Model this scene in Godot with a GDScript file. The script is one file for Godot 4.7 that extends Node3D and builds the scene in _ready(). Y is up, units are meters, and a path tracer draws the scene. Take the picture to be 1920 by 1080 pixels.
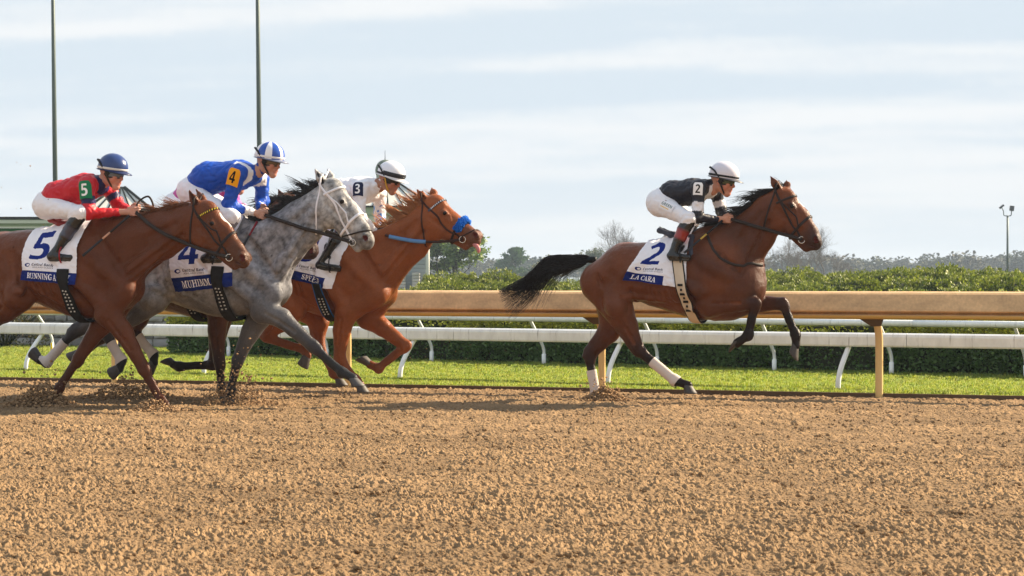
extends Node3D
# A dirt track on a sunny afternoon: five racehorses and their riders pass the rails, hedges and far trees behind.
# The run of the track is the x axis turned by TURN; trk() gives the place s metres along it and l metres across it.

const TURN := deg_to_rad(21.5)
# Joint tables: name x y z in metres in each animal's own frame (x along the run, y up, z towards the near side, origin on the ground under the girth).
const HORSE_2 := "dock -1.171 1.258 0.000; butt -1.034 1.062 0.000; croup -0.802 1.181 0.000; loin -0.507 1.128 0.000; barrel -0.250 1.105 0.000; girth 0.000 1.114 0.000; chest 0.175 1.044 0.000; breast 0.272 1.007 0.000; withers -0.064 1.429 0.000; nb 0.156 1.297 0.000; nm 0.354 1.483 0.000; nt 0.508 1.668 0.000; cran 0.622 1.764 0.000; cheek 0.613 1.629 0.000; mid 0.760 1.605 0.000; nose 0.860 1.479 0.000; muz 0.898 1.414 0.000; chin 0.836 1.359 0.000; eye 0.726 1.714 0.085; nostril 0.935 1.422 0.055; mouth 0.802 1.419 0.050; mouthf 0.939 1.349 0.030; earb_n 0.597 1.869 0.050; eart_n 0.531 1.981 0.070; earb_f 0.652 1.872 -0.050; eart_f 0.642 1.952 -0.070; crest0 0.068 1.522 0.000; crest1 0.301 1.670 0.000; crest2 0.421 1.790 0.000; crest3 0.551 1.881 0.000; sh_n 0.238 1.007 0.150; el_n 0.009 0.867 0.160; fa_n 0.161 0.881 0.150; kn_n 0.424 0.873 0.130; ft_n 0.354 0.599 0.120; co_n 0.249 0.528 0.120; toe_n 0.179 0.444 0.120; heel_n 0.234 0.561 0.120; sh_f 0.249 1.006 -0.150; el_f 0.109 0.840 -0.160; fa_f 0.332 0.874 -0.150; kn_f 0.598 0.871 -0.130; ft_f 0.711 0.606 -0.120; co_f 0.711 0.503 -0.120; toe_f 0.730 0.368 -0.120; heel_f 0.644 0.470 -0.120; hip_n -0.942 1.062 0.120; st_n -0.821 0.840 0.180; ga_n -0.744 0.666 0.170; hk_n -0.645 0.458 0.140; ft_hn -0.315 0.194 0.120; co_hn -0.198 0.149 0.120; toe_hn -0.115 0.080 0.120; heel_hn -0.256 0.082 0.120; hip_f -0.999 1.052 -0.120; st_f -0.944 0.802 -0.180; ga_f -1.027 0.609 -0.170; hk_f -1.210 0.391 -0.140; ft_hf -1.137 0.031 -0.120; co_hf -1.106 -0.036 -0.120; toe_hf -1.045 -0.092 -0.120; heel_hf -1.162 -0.095 -0.120; t0 -1.156 1.268 0.000; t1 -1.360 1.235 0.000; t2 -1.575 1.211 0.000; t3 -1.772 1.071 0.000; t4 -2.043 0.969 0.000; gt -0.241 1.254 0.280; gb -0.145 0.734 0.100"
const RIDER_2 := "pelvis -0.483 1.763 0.000; waist -0.374 1.837 0.000; chest -0.186 1.854 0.000; neck -0.049 1.908 0.000; hip_n -0.460 1.741 0.100; hip_f -0.490 1.747 -0.100; kn_n -0.156 1.608 0.240; kn_f -0.260 1.620 -0.240; an_n -0.282 1.314 0.290; an_f -0.425 1.320 -0.290; toe_n -0.157 1.253 0.300; toe_f -0.303 1.258 -0.300; heel_n -0.317 1.254 0.300; heel_f -0.468 1.258 -0.300; sh_n -0.081 1.888 0.170; sh_f -0.031 1.867 -0.170; elb_n -0.091 1.622 0.200; elb_f 0.015 1.687 -0.180; wr_n 0.057 1.610 0.060; wr_f 0.096 1.631 -0.070; hd_n 0.151 1.609 0.050; hd_f 0.153 1.626 -0.060; whip0 0.104 1.595 0.090; whip1 -0.158 1.313 0.360; helmet 0.092 1.990 0.000"
const CLOTH_2 := "tl -0.569 1.492 0.100; tr -0.170 1.489 0.100; br -0.147 1.007 0.300; bl -0.747 1.072 0.280"
const SPOT_2 := Vector3(1.775, 0, -20.657)
const HORSE_5 := "dock -1.166 1.331 0.000; butt -1.030 1.155 0.000; croup -0.808 1.261 0.000; loin -0.550 1.219 0.000; barrel -0.284 1.173 0.000; girth 0.000 1.154 0.000; chest 0.235 1.091 0.000; breast 0.374 1.010 0.000; withers 0.105 1.506 0.000; nb 0.375 1.343 0.000; nm 0.739 1.453 0.000; nt 0.978 1.540 0.000; cran 1.154 1.618 0.000; cheek 1.159 1.454 0.000; mid 1.314 1.444 0.000; nose 1.433 1.320 0.000; muz 1.493 1.254 0.000; chin 1.428 1.201 0.000; eye 1.256 1.542 0.085; nostril 1.532 1.258 0.055; mouth 1.406 1.258 0.050; mouthf 1.539 1.192 0.030; earb_n 1.102 1.697 0.050; eart_n 1.033 1.830 0.070; earb_f 1.126 1.708 -0.050; eart_f 1.025 1.839 -0.070; crest0 0.271 1.586 0.000; crest1 0.673 1.663 0.000; crest2 0.851 1.697 0.000; crest3 1.044 1.730 0.000; sh_n 0.444 0.975 0.150; el_n 0.316 0.796 0.160; fa_n 0.459 0.650 0.150; kn_n 0.646 0.340 0.130; ft_n 0.807 0.080 0.120; co_n 0.848 0.037 0.120; toe_n 0.929 -0.010 0.120; heel_n 0.807 -0.013 0.120; sh_f 0.352 0.973 -0.150; el_f 0.174 0.805 -0.160; fa_f 0.049 0.681 -0.150; kn_f -0.150 0.397 -0.130; ft_f -0.330 0.148 -0.120; co_f -0.362 0.083 -0.120; toe_f -0.330 -0.004 -0.120; heel_f -0.421 0.036 -0.120; hip_n -0.889 1.137 0.120; st_n -0.533 0.928 0.190; ga_n -0.695 0.809 0.170; hk_n -0.963 0.652 0.140; ft_hn -0.890 0.368 0.120; co_hn -0.847 0.291 0.120; toe_hn -0.804 0.205 0.120; heel_hn -0.912 0.240 0.120; hip_f -1.014 1.123 -0.120; st_f -0.890 0.877 -0.180; ga_f -1.086 0.728 -0.170; hk_f -1.374 0.549 -0.140; ft_hf -1.649 0.326 -0.120; co_hf -1.745 0.325 -0.120; toe_hf -1.851 0.295 -0.120; heel_hf -1.817 0.380 -0.120; t0 -1.166 1.345 0.000; t1 -1.369 1.341 0.000; t2 -1.591 1.314 0.000; t3 -1.814 1.194 0.000; t4 -1.982 1.062 0.000; gt -0.013 1.167 0.280; gb 0.010 0.776 0.100"
const RIDER_5 := "pelvis -0.353 1.715 0.000; waist -0.252 1.791 0.000; chest 0.001 1.860 0.000; neck 0.157 1.894 0.000; hip_n -0.304 1.698 0.100; hip_f -0.379 1.704 -0.100; kn_n 0.098 1.636 0.240; kn_f -0.122 1.650 -0.240; an_n -0.110 1.306 0.290; an_f -0.394 1.312 -0.290; toe_n 0.021 1.243 0.300; toe_f -0.282 1.248 -0.300; heel_n -0.166 1.243 0.300; heel_f -0.475 1.248 -0.300; sh_n 0.127 1.884 0.170; sh_f 0.122 1.874 -0.170; elb_n 0.156 1.636 0.200; elb_f 0.215 1.709 -0.180; wr_n 0.359 1.647 0.060; wr_f 0.375 1.673 -0.070; hd_n 0.498 1.650 0.050; hd_f 0.463 1.676 -0.060; whip0 0.485 1.618 0.090; whip1 0.185 1.278 0.340; helmet 0.267 2.018 0.000"
const CLOTH_5 := "tl -0.432 1.500 0.100; tr 0.104 1.527 0.100; br 0.103 1.047 0.300; bl -0.463 1.073 0.280"
const SPOT_5 := Vector3(-3.620, 0, -19.912)
const HORSE_4 := "dock -1.149 1.326 0.000; butt -1.019 1.138 0.000; croup -0.793 1.245 0.000; loin -0.537 1.193 0.000; barrel -0.283 1.156 0.000; girth 0.000 1.155 0.000; chest 0.270 1.091 0.000; breast 0.455 1.008 0.000; withers 0.146 1.524 0.000; nb 0.455 1.347 0.000; nm 0.741 1.565 0.000; nt 0.903 1.691 0.000; cran 1.009 1.821 0.000; cheek 1.029 1.653 0.000; mid 1.179 1.624 0.000; nose 1.284 1.492 0.000; muz 1.333 1.415 0.000; chin 1.259 1.353 0.000; eye 1.145 1.737 0.085; nostril 1.354 1.428 0.055; mouth 1.223 1.388 0.050; mouthf 1.367 1.338 0.030; earb_n 0.958 1.892 0.050; eart_n 0.887 2.024 0.070; earb_f 0.995 1.909 -0.050; eart_f 0.939 2.034 -0.070; crest0 0.311 1.605 0.000; crest1 0.599 1.744 0.000; crest2 0.751 1.838 0.000; crest3 0.913 1.908 0.000; sh_n 0.512 0.955 0.150; el_n 0.436 0.818 0.160; fa_n 0.614 0.755 0.150; kn_n 0.911 0.513 0.130; ft_n 1.171 0.300 0.120; co_n 1.270 0.252 0.120; toe_n 1.379 0.191 0.120; heel_n 1.221 0.175 0.120; sh_f 0.419 0.952 -0.150; el_f 0.248 0.776 -0.160; fa_f 0.159 0.627 -0.150; kn_f 0.044 0.376 -0.130; ft_f -0.018 0.110 -0.120; co_f -0.034 0.054 -0.120; toe_f 0.018 -0.010 -0.120; heel_f -0.081 -0.012 -0.120; hip_n -0.889 1.123 0.120; st_n -0.597 0.915 0.190; ga_n -0.822 0.774 0.170; hk_n -1.108 0.594 0.140; ft_hn -0.970 0.375 0.120; co_hn -0.991 0.305 0.120; toe_hn -1.045 0.201 0.120; heel_hn -1.083 0.271 0.120; hip_f -0.994 1.109 -0.120; st_f -1.095 0.839 -0.180; ga_f -1.341 0.728 -0.170; hk_f -1.621 0.603 -0.140; ft_hf -1.887 0.332 -0.120; co_hf -1.965 0.355 -0.120; toe_hf -2.072 0.377 -0.120; heel_hf -2.027 0.441 -0.120; t0 -1.149 1.340 0.000; t1 -1.313 1.336 0.000; t2 -1.521 1.299 0.000; t3 -1.715 1.195 0.000; t4 -1.882 1.052 0.000; gt 0.090 1.191 0.280; gb 0.095 0.742 0.100"
const RIDER_4 := "pelvis -0.325 1.852 0.000; waist -0.167 1.961 0.000; chest 0.125 1.985 0.000; neck 0.301 2.005 0.000; hip_n -0.290 1.830 0.100; hip_f -0.349 1.838 -0.100; kn_n 0.192 1.610 0.240; kn_f 0.007 1.637 -0.240; an_n 0.023 1.310 0.290; an_f -0.221 1.316 -0.290; toe_n 0.091 1.236 0.300; toe_f -0.157 1.241 -0.300; heel_n -0.064 1.228 0.300; heel_f -0.317 1.232 -0.300; sh_n 0.211 1.994 0.180; sh_f 0.254 1.962 -0.170; elb_n 0.129 1.712 0.200; elb_f 0.259 1.767 -0.180; wr_n 0.291 1.659 0.060; wr_f 0.285 1.708 -0.070; hd_n 0.379 1.635 0.050; hd_f 0.332 1.680 -0.060; whip0 0.348 1.575 0.090; whip1 0.300 1.368 0.250; helmet 0.420 2.136 0.000"
const CLOTH_4 := "tl -0.437 1.471 0.100; tr 0.179 1.512 0.100; br 0.224 1.027 0.300; bl -0.346 0.958 0.280"
const SPOT_4 := Vector3(-2.475, 0, -20.321)
const HORSE_3 := "dock -1.155 1.301 0.000; butt -1.024 1.125 0.000; croup -0.798 1.235 0.000; loin -0.536 1.180 0.000; barrel -0.269 1.145 0.000; girth 0.000 1.135 0.000; chest 0.299 1.066 0.000; breast 0.488 0.978 0.000; withers 0.180 1.494 0.000; nb 0.531 1.266 0.000; nm 0.783 1.436 0.000; nt 0.953 1.605 0.000; cran 1.038 1.730 0.000; cheek 1.064 1.575 0.000; mid 1.222 1.564 0.000; nose 1.348 1.491 0.000; muz 1.415 1.457 0.000; chin 1.348 1.389 0.000; eye 1.169 1.679 0.085; nostril 1.464 1.479 0.055; mouth 1.337 1.437 0.050; mouthf 1.475 1.388 0.030; earb_n 0.959 1.807 0.050; eart_n 0.888 1.905 0.070; earb_f 1.016 1.834 -0.050; eart_f 0.976 1.923 -0.070; crest0 0.397 1.463 0.000; crest1 0.682 1.612 0.000; crest2 0.810 1.713 0.000; crest3 0.948 1.809 0.000; sh_n 0.525 0.944 0.150; el_n 0.229 0.783 0.160; fa_n 0.176 0.611 0.150; kn_n 0.144 0.355 0.130; ft_n 0.307 0.162 0.120; co_n 0.350 0.118 0.120; toe_n 0.436 0.052 0.120; heel_n 0.302 0.049 0.120; sh_f 0.490 0.942 -0.150; el_f 0.295 0.729 -0.160; fa_f 0.441 0.641 -0.150; kn_f 0.703 0.467 -0.130; ft_f 0.427 0.257 -0.120; co_f 0.335 0.291 -0.120; toe_f 0.188 0.328 -0.120; heel_f 0.275 0.364 -0.120; hip_n -0.903 1.100 0.120; st_n -0.312 0.814 0.190; ga_n -0.449 0.690 0.170; hk_n -0.614 0.545 0.140; ft_hn -0.215 0.434 0.120; co_hn -0.193 0.371 0.120; toe_hn -0.188 0.252 0.120; heel_hn -0.270 0.305 0.120; hip_f -0.975 1.100 -0.120; st_f -0.293 0.825 -0.180; ga_f -0.215 0.681 -0.170; hk_f -0.201 0.477 -0.140; ft_hf -0.037 0.206 -0.120; co_hf 0.018 0.157 -0.120; toe_hf 0.106 0.099 -0.120; heel_hf -0.026 0.092 -0.120; t0 -1.155 1.316 0.000; t1 -1.331 1.312 0.000; t2 -1.555 1.272 0.000; t3 -1.816 1.176 0.000; t4 -1.991 1.049 0.000; gt 0.006 1.051 0.280; gb 0.038 0.766 0.100"
const RIDER_3 := "pelvis -0.055 1.802 0.000; waist 0.066 1.879 0.000; chest 0.316 1.905 0.000; neck 0.472 1.952 0.000; hip_n -0.028 1.769 0.100; hip_f -0.081 1.775 -0.100; kn_n 0.268 1.611 0.240; kn_f 0.115 1.638 -0.240; an_n 0.087 1.314 0.290; an_f -0.118 1.320 -0.290; toe_n 0.199 1.163 0.300; toe_f -0.013 1.165 -0.300; heel_n -0.000 1.178 0.300; heel_f -0.212 1.180 -0.300; sh_n 0.374 1.908 0.170; sh_f 0.410 1.880 -0.170; elb_n 0.378 1.664 0.200; elb_f 0.415 1.682 -0.160; wr_n 0.468 1.520 0.060; wr_f 0.445 1.552 -0.070; hd_n 0.533 1.500 0.050; hd_f 0.493 1.527 -0.060; helmet 0.601 2.038 0.000"
const CLOTH_3 := "tl -0.280 1.495 0.100; tr 0.276 1.491 0.100; br 0.151 0.998 0.300; bl -0.282 1.090 0.280"
const SPOT_3 := Vector3(-1.669, 0, -21.723)
const HORSE_1 := "dock -1.237 1.298 0.000; butt -1.111 1.110 0.000; croup -0.872 1.218 0.000; loin -0.573 1.164 0.000; barrel -0.293 1.124 0.000; girth 0.000 1.134 0.000; chest 0.258 1.066 0.000; breast 0.405 1.004 0.000; withers 0.149 1.478 0.000; nb 0.421 1.293 0.000; nm 0.664 1.460 0.000; nt 0.804 1.617 0.000; cran 0.879 1.731 0.000; cheek 0.884 1.588 0.000; mid 0.996 1.539 0.000; nose 1.071 1.410 0.000; muz 1.102 1.338 0.000; chin 1.049 1.300 0.000; eye 0.965 1.647 0.085; nostril 1.135 1.338 0.055; mouth 1.043 1.348 0.050; mouthf 1.128 1.281 0.030; earb_n 0.862 1.788 0.050; eart_n 0.813 1.893 0.070; earb_f 0.886 1.800 -0.050; eart_f 0.844 1.892 -0.070; crest0 0.340 1.559 0.000; crest1 0.557 1.653 0.000; crest2 0.692 1.733 0.000; crest3 0.815 1.804 0.000; sh_n 0.420 0.966 0.150; el_n 0.263 0.788 0.160; fa_n 0.241 0.610 0.150; kn_n 0.257 0.331 0.130; ft_n 0.273 0.099 0.120; co_n 0.284 0.037 0.120; toe_n 0.338 -0.024 0.120; heel_n 0.235 -0.026 0.120; sh_f 0.314 0.964 -0.150; el_f 0.116 0.758 -0.160; fa_f 0.082 0.587 -0.150; kn_f 0.060 0.295 -0.130; ft_f -0.290 0.275 -0.120; co_f -0.368 0.299 -0.120; toe_f -0.497 0.312 -0.120; heel_f -0.424 0.347 -0.120; hip_n -0.981 1.090 0.120; st_n -0.534 0.833 0.190; ga_n -0.568 0.720 0.170; hk_n -0.620 0.592 0.140; ft_hn -0.431 0.399 0.120; co_hn -0.425 0.321 0.120; toe_hn -0.442 0.204 0.120; heel_hn -0.492 0.271 0.120; hip_f -1.070 1.090 -0.120; st_f -0.821 0.827 -0.180; ga_f -0.957 0.702 -0.170; hk_f -1.112 0.542 -0.140; ft_hf -1.313 0.391 -0.120; co_hf -1.382 0.390 -0.120; toe_hf -1.498 0.389 -0.120; heel_hf -1.446 0.329 -0.120; t0 -1.237 1.308 0.000; t1 -1.399 1.299 0.000; t2 -1.601 1.250 0.000; t3 -1.747 1.150 0.000; t4 -1.894 1.025 0.000; gt 0.014 1.100 0.280; gb 0.022 0.771 0.100"
const RIDER_1 := "pelvis -0.237 1.758 0.000; waist -0.121 1.840 0.000; chest 0.121 1.924 0.000; neck 0.286 1.960 0.000; hip_n -0.197 1.740 0.100; hip_f -0.266 1.747 -0.100; kn_n 0.188 1.627 0.240; kn_f -0.010 1.640 -0.240; an_n 0.009 1.321 0.290; an_f -0.250 1.327 -0.290; toe_n 0.145 1.253 0.300; toe_f -0.122 1.258 -0.300; heel_n -0.040 1.254 0.300; heel_f -0.312 1.258 -0.300; sh_n 0.226 1.936 0.170; sh_f 0.194 1.919 -0.170; elb_n 0.253 1.685 0.200; elb_f 0.271 1.733 -0.180; wr_n 0.372 1.639 0.060; wr_f 0.400 1.739 -0.070; hd_n 0.432 1.639 0.050; hd_f 0.449 1.680 -0.060; helmet 0.362 2.031 0.000"
const CLOTH_1 := "tl -0.375 1.489 0.100; tr 0.121 1.486 0.100; br 0.177 1.028 0.300; bl -0.326 1.052 0.280"
const SPOT_1 := Vector3(-2.827, 0, -21.373)

var relief := FastNoiseLite.new()
var folds := FastNoiseLite.new()
var spots := FastNoiseLite.new()
var fine := FastNoiseLite.new()


func trk(s: float, y: float, l: float) -> Vector3:
	return Vector3(cos(TURN) * s - sin(TURN) * l, y, sin(TURN) * s + cos(TURN) * l)


func _ready() -> void:
	var cam := Camera3D.new()
	cam.name = "camera"
	cam.fov = rad_to_deg(2.0 * atan(540.0 / 4400.0))
	cam.near = 0.1
	cam.far = 4000.0
	cam.position = Vector3(0, 1.1, 0)
	cam.rotation = Vector3(-atan(20.0 / 4400.0), 0, 0)
	var ca := CameraAttributesPhysical.new()
	ca.frustum_focal_length = 12.0 / (540.0 / 4400.0)
	ca.frustum_focus_distance = 20.6
	ca.frustum_far = 4000.0
	ca.exposure_aperture = 16.0
	cam.attributes = ca
	add_child(cam)
	cam.current = true
	var we := WorldEnvironment.new()
	we.name = "environment"
	var env := Environment.new()
	env.background_mode = Environment.BG_SKY
	env.sky = Sky.new()
	env.sky.sky_material = make_sky()
	env.tonemap_mode = Environment.TONE_MAPPER_LINEAR
	env.tonemap_exposure = 2.65
	env.background_energy_multiplier = 0.425
	env.fog_enabled = true
	env.fog_light_color = Color(0.8, 0.87, 0.95)
	env.fog_density = 0.0004
	env.sdfgi_enabled = true
	env.ssao_enabled = true
	env.ssil_enabled = true
	we.environment = env
	add_child(we)
	var sun := DirectionalLight3D.new()
	sun.name = "sun"
	sun.light_energy = 1.6
	sun.light_color = Color(1.0, 0.92, 0.8)
	sun.light_angular_distance = 0.5
	sun.shadow_enabled = true
	add_child(sun)
	sun.look_at_from_position(Vector3(14.5, 10, -6), Vector3.ZERO)

	relief.seed = 3
	relief.frequency = 9.0
	relief.fractal_octaves = 2
	folds.seed = 5
	folds.frequency = 9.0
	folds.fractal_octaves = 2
	folds.noise_type = FastNoiseLite.TYPE_SIMPLEX_SMOOTH
	folds.fractal_type = FastNoiseLite.FRACTAL_RIDGED
	spots.seed = 8
	spots.noise_type = FastNoiseLite.TYPE_CELLULAR
	spots.cellular_return_type = FastNoiseLite.RETURN_DISTANCE2_SUB
	spots.frequency = 17.0
	fine.seed = 9
	fine.frequency = 60.0
	fine.fractal_octaves = 2

	make_ground()
	make_rails()
	make_hedges()
	make_background()
	make_team()
	make_dirt_spray()


func make_sky() -> Material:
	# high thin cloud over a pale spring sky; computed coarsely all round and finely where the clouds show their threads
	var a := FastNoiseLite.new()
	a.seed = 21
	a.frequency = 1.0
	a.fractal_octaves = 7
	a.fractal_gain = 0.55
	a.domain_warp_enabled = true
	a.domain_warp_amplitude = 0.25
	a.domain_warp_frequency = 0.8
	var b := FastNoiseLite.new()
	b.seed = 4
	b.frequency = 1.0
	b.fractal_octaves = 3
	var img := sky_part(a, b, 1024, 512, Rect2i(0, 0, 1024, 512))
	img.resize(4096, 2048, Image.INTERPOLATE_CUBIC)
	for x in [0, 3646]:
		var fine_part := Rect2i(x, 620, 450, 410)
		img.blit_rect(sky_part(a, b, 4096, 2048, fine_part), Rect2i(0, 0, 450, 410), fine_part.position)
	var m := PanoramaSkyMaterial.new()
	m.panorama = ImageTexture.create_from_image(img)
	return m


func sky_part(a: FastNoiseLite, b: FastNoiseLite, w: int, h: int, area: Rect2i) -> Image:
	var data := PackedFloat32Array()
	data.resize(area.size.x * area.size.y * 3)
	var i := 0
	for y in range(area.position.y, area.end.y):
		var e := (0.5 - (y + 0.5) / h) * PI
		var up := sin(e)
		for x in range(area.position.x, area.end.x):
			var q := Color(0.6, 0.62, 0.63)
			if up > -0.02:
				var az := float(x) / w * TAU
				var flat := cos(e) / (maxf(up, 0.0) + 0.1)
				var p := Vector2(sin(az), -cos(az)) * flat
				var c := a.get_noise_3d(p.x * 0.55 + p.y * 0.2, p.y * 1.5 - p.x * 0.3, 3.0)
				var d := b.get_noise_3d(p.x * 0.22, p.y * 0.4, 7.0)
				var k := smoothstep(-0.36, 0.4, c + d * 0.6)
				var clear := Color(0.64, 0.725, 0.8).lerp(Color(0.3, 0.45, 0.68), smoothstep(0.12, 0.95, up))
				var low := 1.0 - smoothstep(0.0, 0.07, up)
				q = clear.lerp(Color(0.85, 0.862, 0.87), k * 0.85).lerp(Color(0.75, 0.78, 0.797), low * 0.6)
			data[i] = q.r
			data[i + 1] = q.g
			data[i + 2] = q.b
			i += 3
	return Image.create_from_data(area.size.x, area.size.y, false, Image.FORMAT_RGBF, data.to_byte_array())


func structure(o: Node) -> void:
	o.set_meta("kind", "structure")


func box_at(st: SurfaceTool, o: Vector3, x: Vector3, y: Vector3, z: Vector3) -> void:
	# a box of half axes x, y, z round o with its edges chamfered by shading groups left flat
	var c := []
	for k in 8:
		c.append(o + x * (1 if k & 1 else -1) + y * (1 if k & 2 else -1) + z * (1 if k & 4 else -1))
	st.set_smooth_group(-1)
	for q in [[0, 1, 3, 2], [4, 6, 7, 5], [0, 4, 5, 1], [2, 3, 7, 6], [0, 2, 6, 4], [1, 5, 7, 3]]:
		for v in [0, 1, 2, 0, 2, 3]:
			st.add_vertex(c[q[v]])


func extrude(profile: Array, a: Vector3, b: Vector3, side: Vector3, step := 100.0) -> SurfaceTool:
	# a closed profile of (side, up) points drawn along a to b
	var st := SurfaceTool.new()
	st.begin(Mesh.PRIMITIVE_TRIANGLES)
	st.set_smooth_group(-1)
	var m := profile.size()
	var count := maxi(1, int(a.distance_to(b) / step))
	for i in count:
		var p := a.lerp(b, float(i) / count)
		var q := a.lerp(b, float(i + 1) / count)
		for k in m:
			var u: Vector2 = profile[k]
			var v: Vector2 = profile[(k + 1) % m]
			var p0 := p + side * u.x + Vector3.UP * u.y
			var p1 := p + side * v.x + Vector3.UP * v.y
			var q0 := q + side * u.x + Vector3.UP * u.y
			var q1 := q + side * v.x + Vector3.UP * v.y
			for t in [p0, q1, p1, p0, q0, q1]:
				st.add_vertex(t)
	for e in [a, b]:
		for k in range(1, m - 1):
			for n in [0, k, k + 1] if e == b else [0, k + 1, k]:
				var u: Vector2 = profile[n]
				st.add_vertex(e + side * u.x + Vector3.UP * u.y)
	return st


func noise_map(freq: float, octaves: int, seed_: int, as_normal: bool, bump := 4.0) -> NoiseTexture2D:
	var n := FastNoiseLite.new()
	n.seed = seed_
	n.frequency = freq
	n.fractal_octaves = octaves
	var t := NoiseTexture2D.new()
	t.noise = n
	t.width = 512
	t.height = 512
	t.seamless = true
	t.as_normal_map = as_normal
	t.bump_strength = bump
	return t


# ---------------------------------------------------------------- ground
func make_ground() -> void:
	var soil := painted(0.95, 0.25)
	soil.heightmap_enabled = true
	soil.heightmap_scale = 1.3
	soil.heightmap_texture = noise_map(0.06, 5, 11, false)
	soil.uv1_triplanar = true
	soil.uv1_world_triplanar = true
	soil.uv1_scale = Vector3(1.1, 1.1, 1.1)
	var lump := FastNoiseLite.new()
	lump.seed = 31
	lump.noise_type = FastNoiseLite.TYPE_CELLULAR
	lump.cellular_return_type = FastNoiseLite.RETURN_DISTANCE
	lump.cellular_jitter = 1.0
	lump.frequency = 34.0
	lump.domain_warp_enabled = true
	lump.domain_warp_amplitude = 0.05
	lump.domain_warp_frequency = 9.0
	var grain := FastNoiseLite.new()
	grain.seed = 32
	grain.frequency = 27.0
	grain.fractal_octaves = 4
	grain.fractal_gain = 0.75
	var wide := FastNoiseLite.new()
	wide.seed = 33
	wide.frequency = 0.7
	wide.fractal_octaves = 3
	var parts := []
	var jobs := []
	for d in [[-11.0, -7.2, -7.8, 0.9, 0.0098], [-15.0, -10.98, -10.2, -0.6, 0.014], [-21.235, -14.97, -15.6, -1.6, 0.024]]:
		var t := Thread.new()
		t.start(dirt_band.bind(d, lump, grain, wide))
		jobs.append(t)
	for t in jobs:
		parts.append(t.wait_to_finish())
	var under := PackedVector3Array([Vector3(-160, -0.05, 30), Vector3(120, -0.05, 30), Vector3(120, -0.05, -21.24), Vector3(-160, -0.05, -21.24)])
	var upn := PackedVector3Array([Vector3.UP, Vector3.UP, Vector3.UP, Vector3.UP])
	var tan_ := Color(0.36, 0.235, 0.13)
	parts.append([under, upn, PackedColorArray([tan_, tan_, tan_, tan_]), PackedInt32Array([0, 2, 1, 0, 3, 2])])
	var track := put("dirt_track", joined(parts), soil, self)
	track.rotation.y = -TURN
	structure(track)
	# loose clods lying on it
	var rng := RandomNumberGenerator.new()
	rng.seed = 77
	var mm := MultiMesh.new()
	mm.transform_format = MultiMesh.TRANSFORM_3D
	mm.use_colors = true
	mm.mesh = clod_mesh(5)
	mm.instance_count = 15000
	for i in mm.instance_count:
		var q := rng.randf()
		var l := -7.0 - 14.2 * q
		var mid := -3.2 - 0.3933 * (-l - 8.0) * 1.02
		var s := mid + rng.randf_range(-1.0, 1.0) * (2.6 + (-l - 7.0) * 0.3)
		var r := 0.003 + 0.011 * pow(rng.randf(), 4.0)
		var b := Basis.from_euler(Vector3(rng.randf() * TAU, rng.randf() * TAU, rng.randf() * TAU)).scaled(Vector3(r * rng.randf_range(0.8, 1.5), r, r * rng.randf_range(0.8, 1.3)))
		mm.set_instance_transform(i, Transform3D(b, trk(s, r * 0.2 + 0.002, l)))
		var v := rng.randf_range(0.8, 1.15)
		mm.set_instance_color(i, Color(0.24 * v, 0.158 * v, 0.087 * v))
	var clods := MultiMeshInstance3D.new()
	clods.name = "dirt_clods"
	clods.multimesh = mm
	clods.material_override = painted(0.95, 0.2)
	add_child(clods)
	clods.set_meta("kind", "stuff")
	clods.set_meta("label", "loose tan clods scattered over the harrowed dirt track")
	clods.set_meta("category", "dirt")
	# grass strip beside the track and the fields beyond
	var turf_mat := mat(Color(0.085, 0.15, 0.03), 0.95)
	turf_mat.albedo_texture = noise_map(0.02, 4, 51, false)
	turf_mat.albedo_color = Color(0.6, 0.64, 0.32)
	turf_mat.uv1_triplanar = true
	turf_mat.uv1_world_triplanar = true
	turf_mat.uv1_scale = Vector3(0.7, 0.7, 0.7)
	var sq := PlaneMesh.new()
	sq.size = Vector2(220, 16)
	var turf := put("turf", sq, turf_mat, self)
	turf.rotation.y = -TURN
	turf.position = trk(-10, 0.012, -21.27 - 8.0)
	structure(turf)
	var land := PlaneMesh.new()
	land.size = Vector2(7000, 7000)
	var field := put("ground", land, mat(Color(0.075, 0.11, 0.035), 0.95), self)
	field.position = Vector3(0, -0.06, 0)
	structure(field)
	# the dark timber edge between dirt and grass
	var edge := put("track_edging", BoxMesh.new(), mat(Color(0.11, 0.07, 0.04), 0.9), self)
	edge.mesh.size = Vector3(60, 0.09, 0.045)
	edge.rotation.y = -TURN
	edge.position = trk(-10, -0.008, -21.262)
	structure(edge)
	grass_blades(rng)


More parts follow.
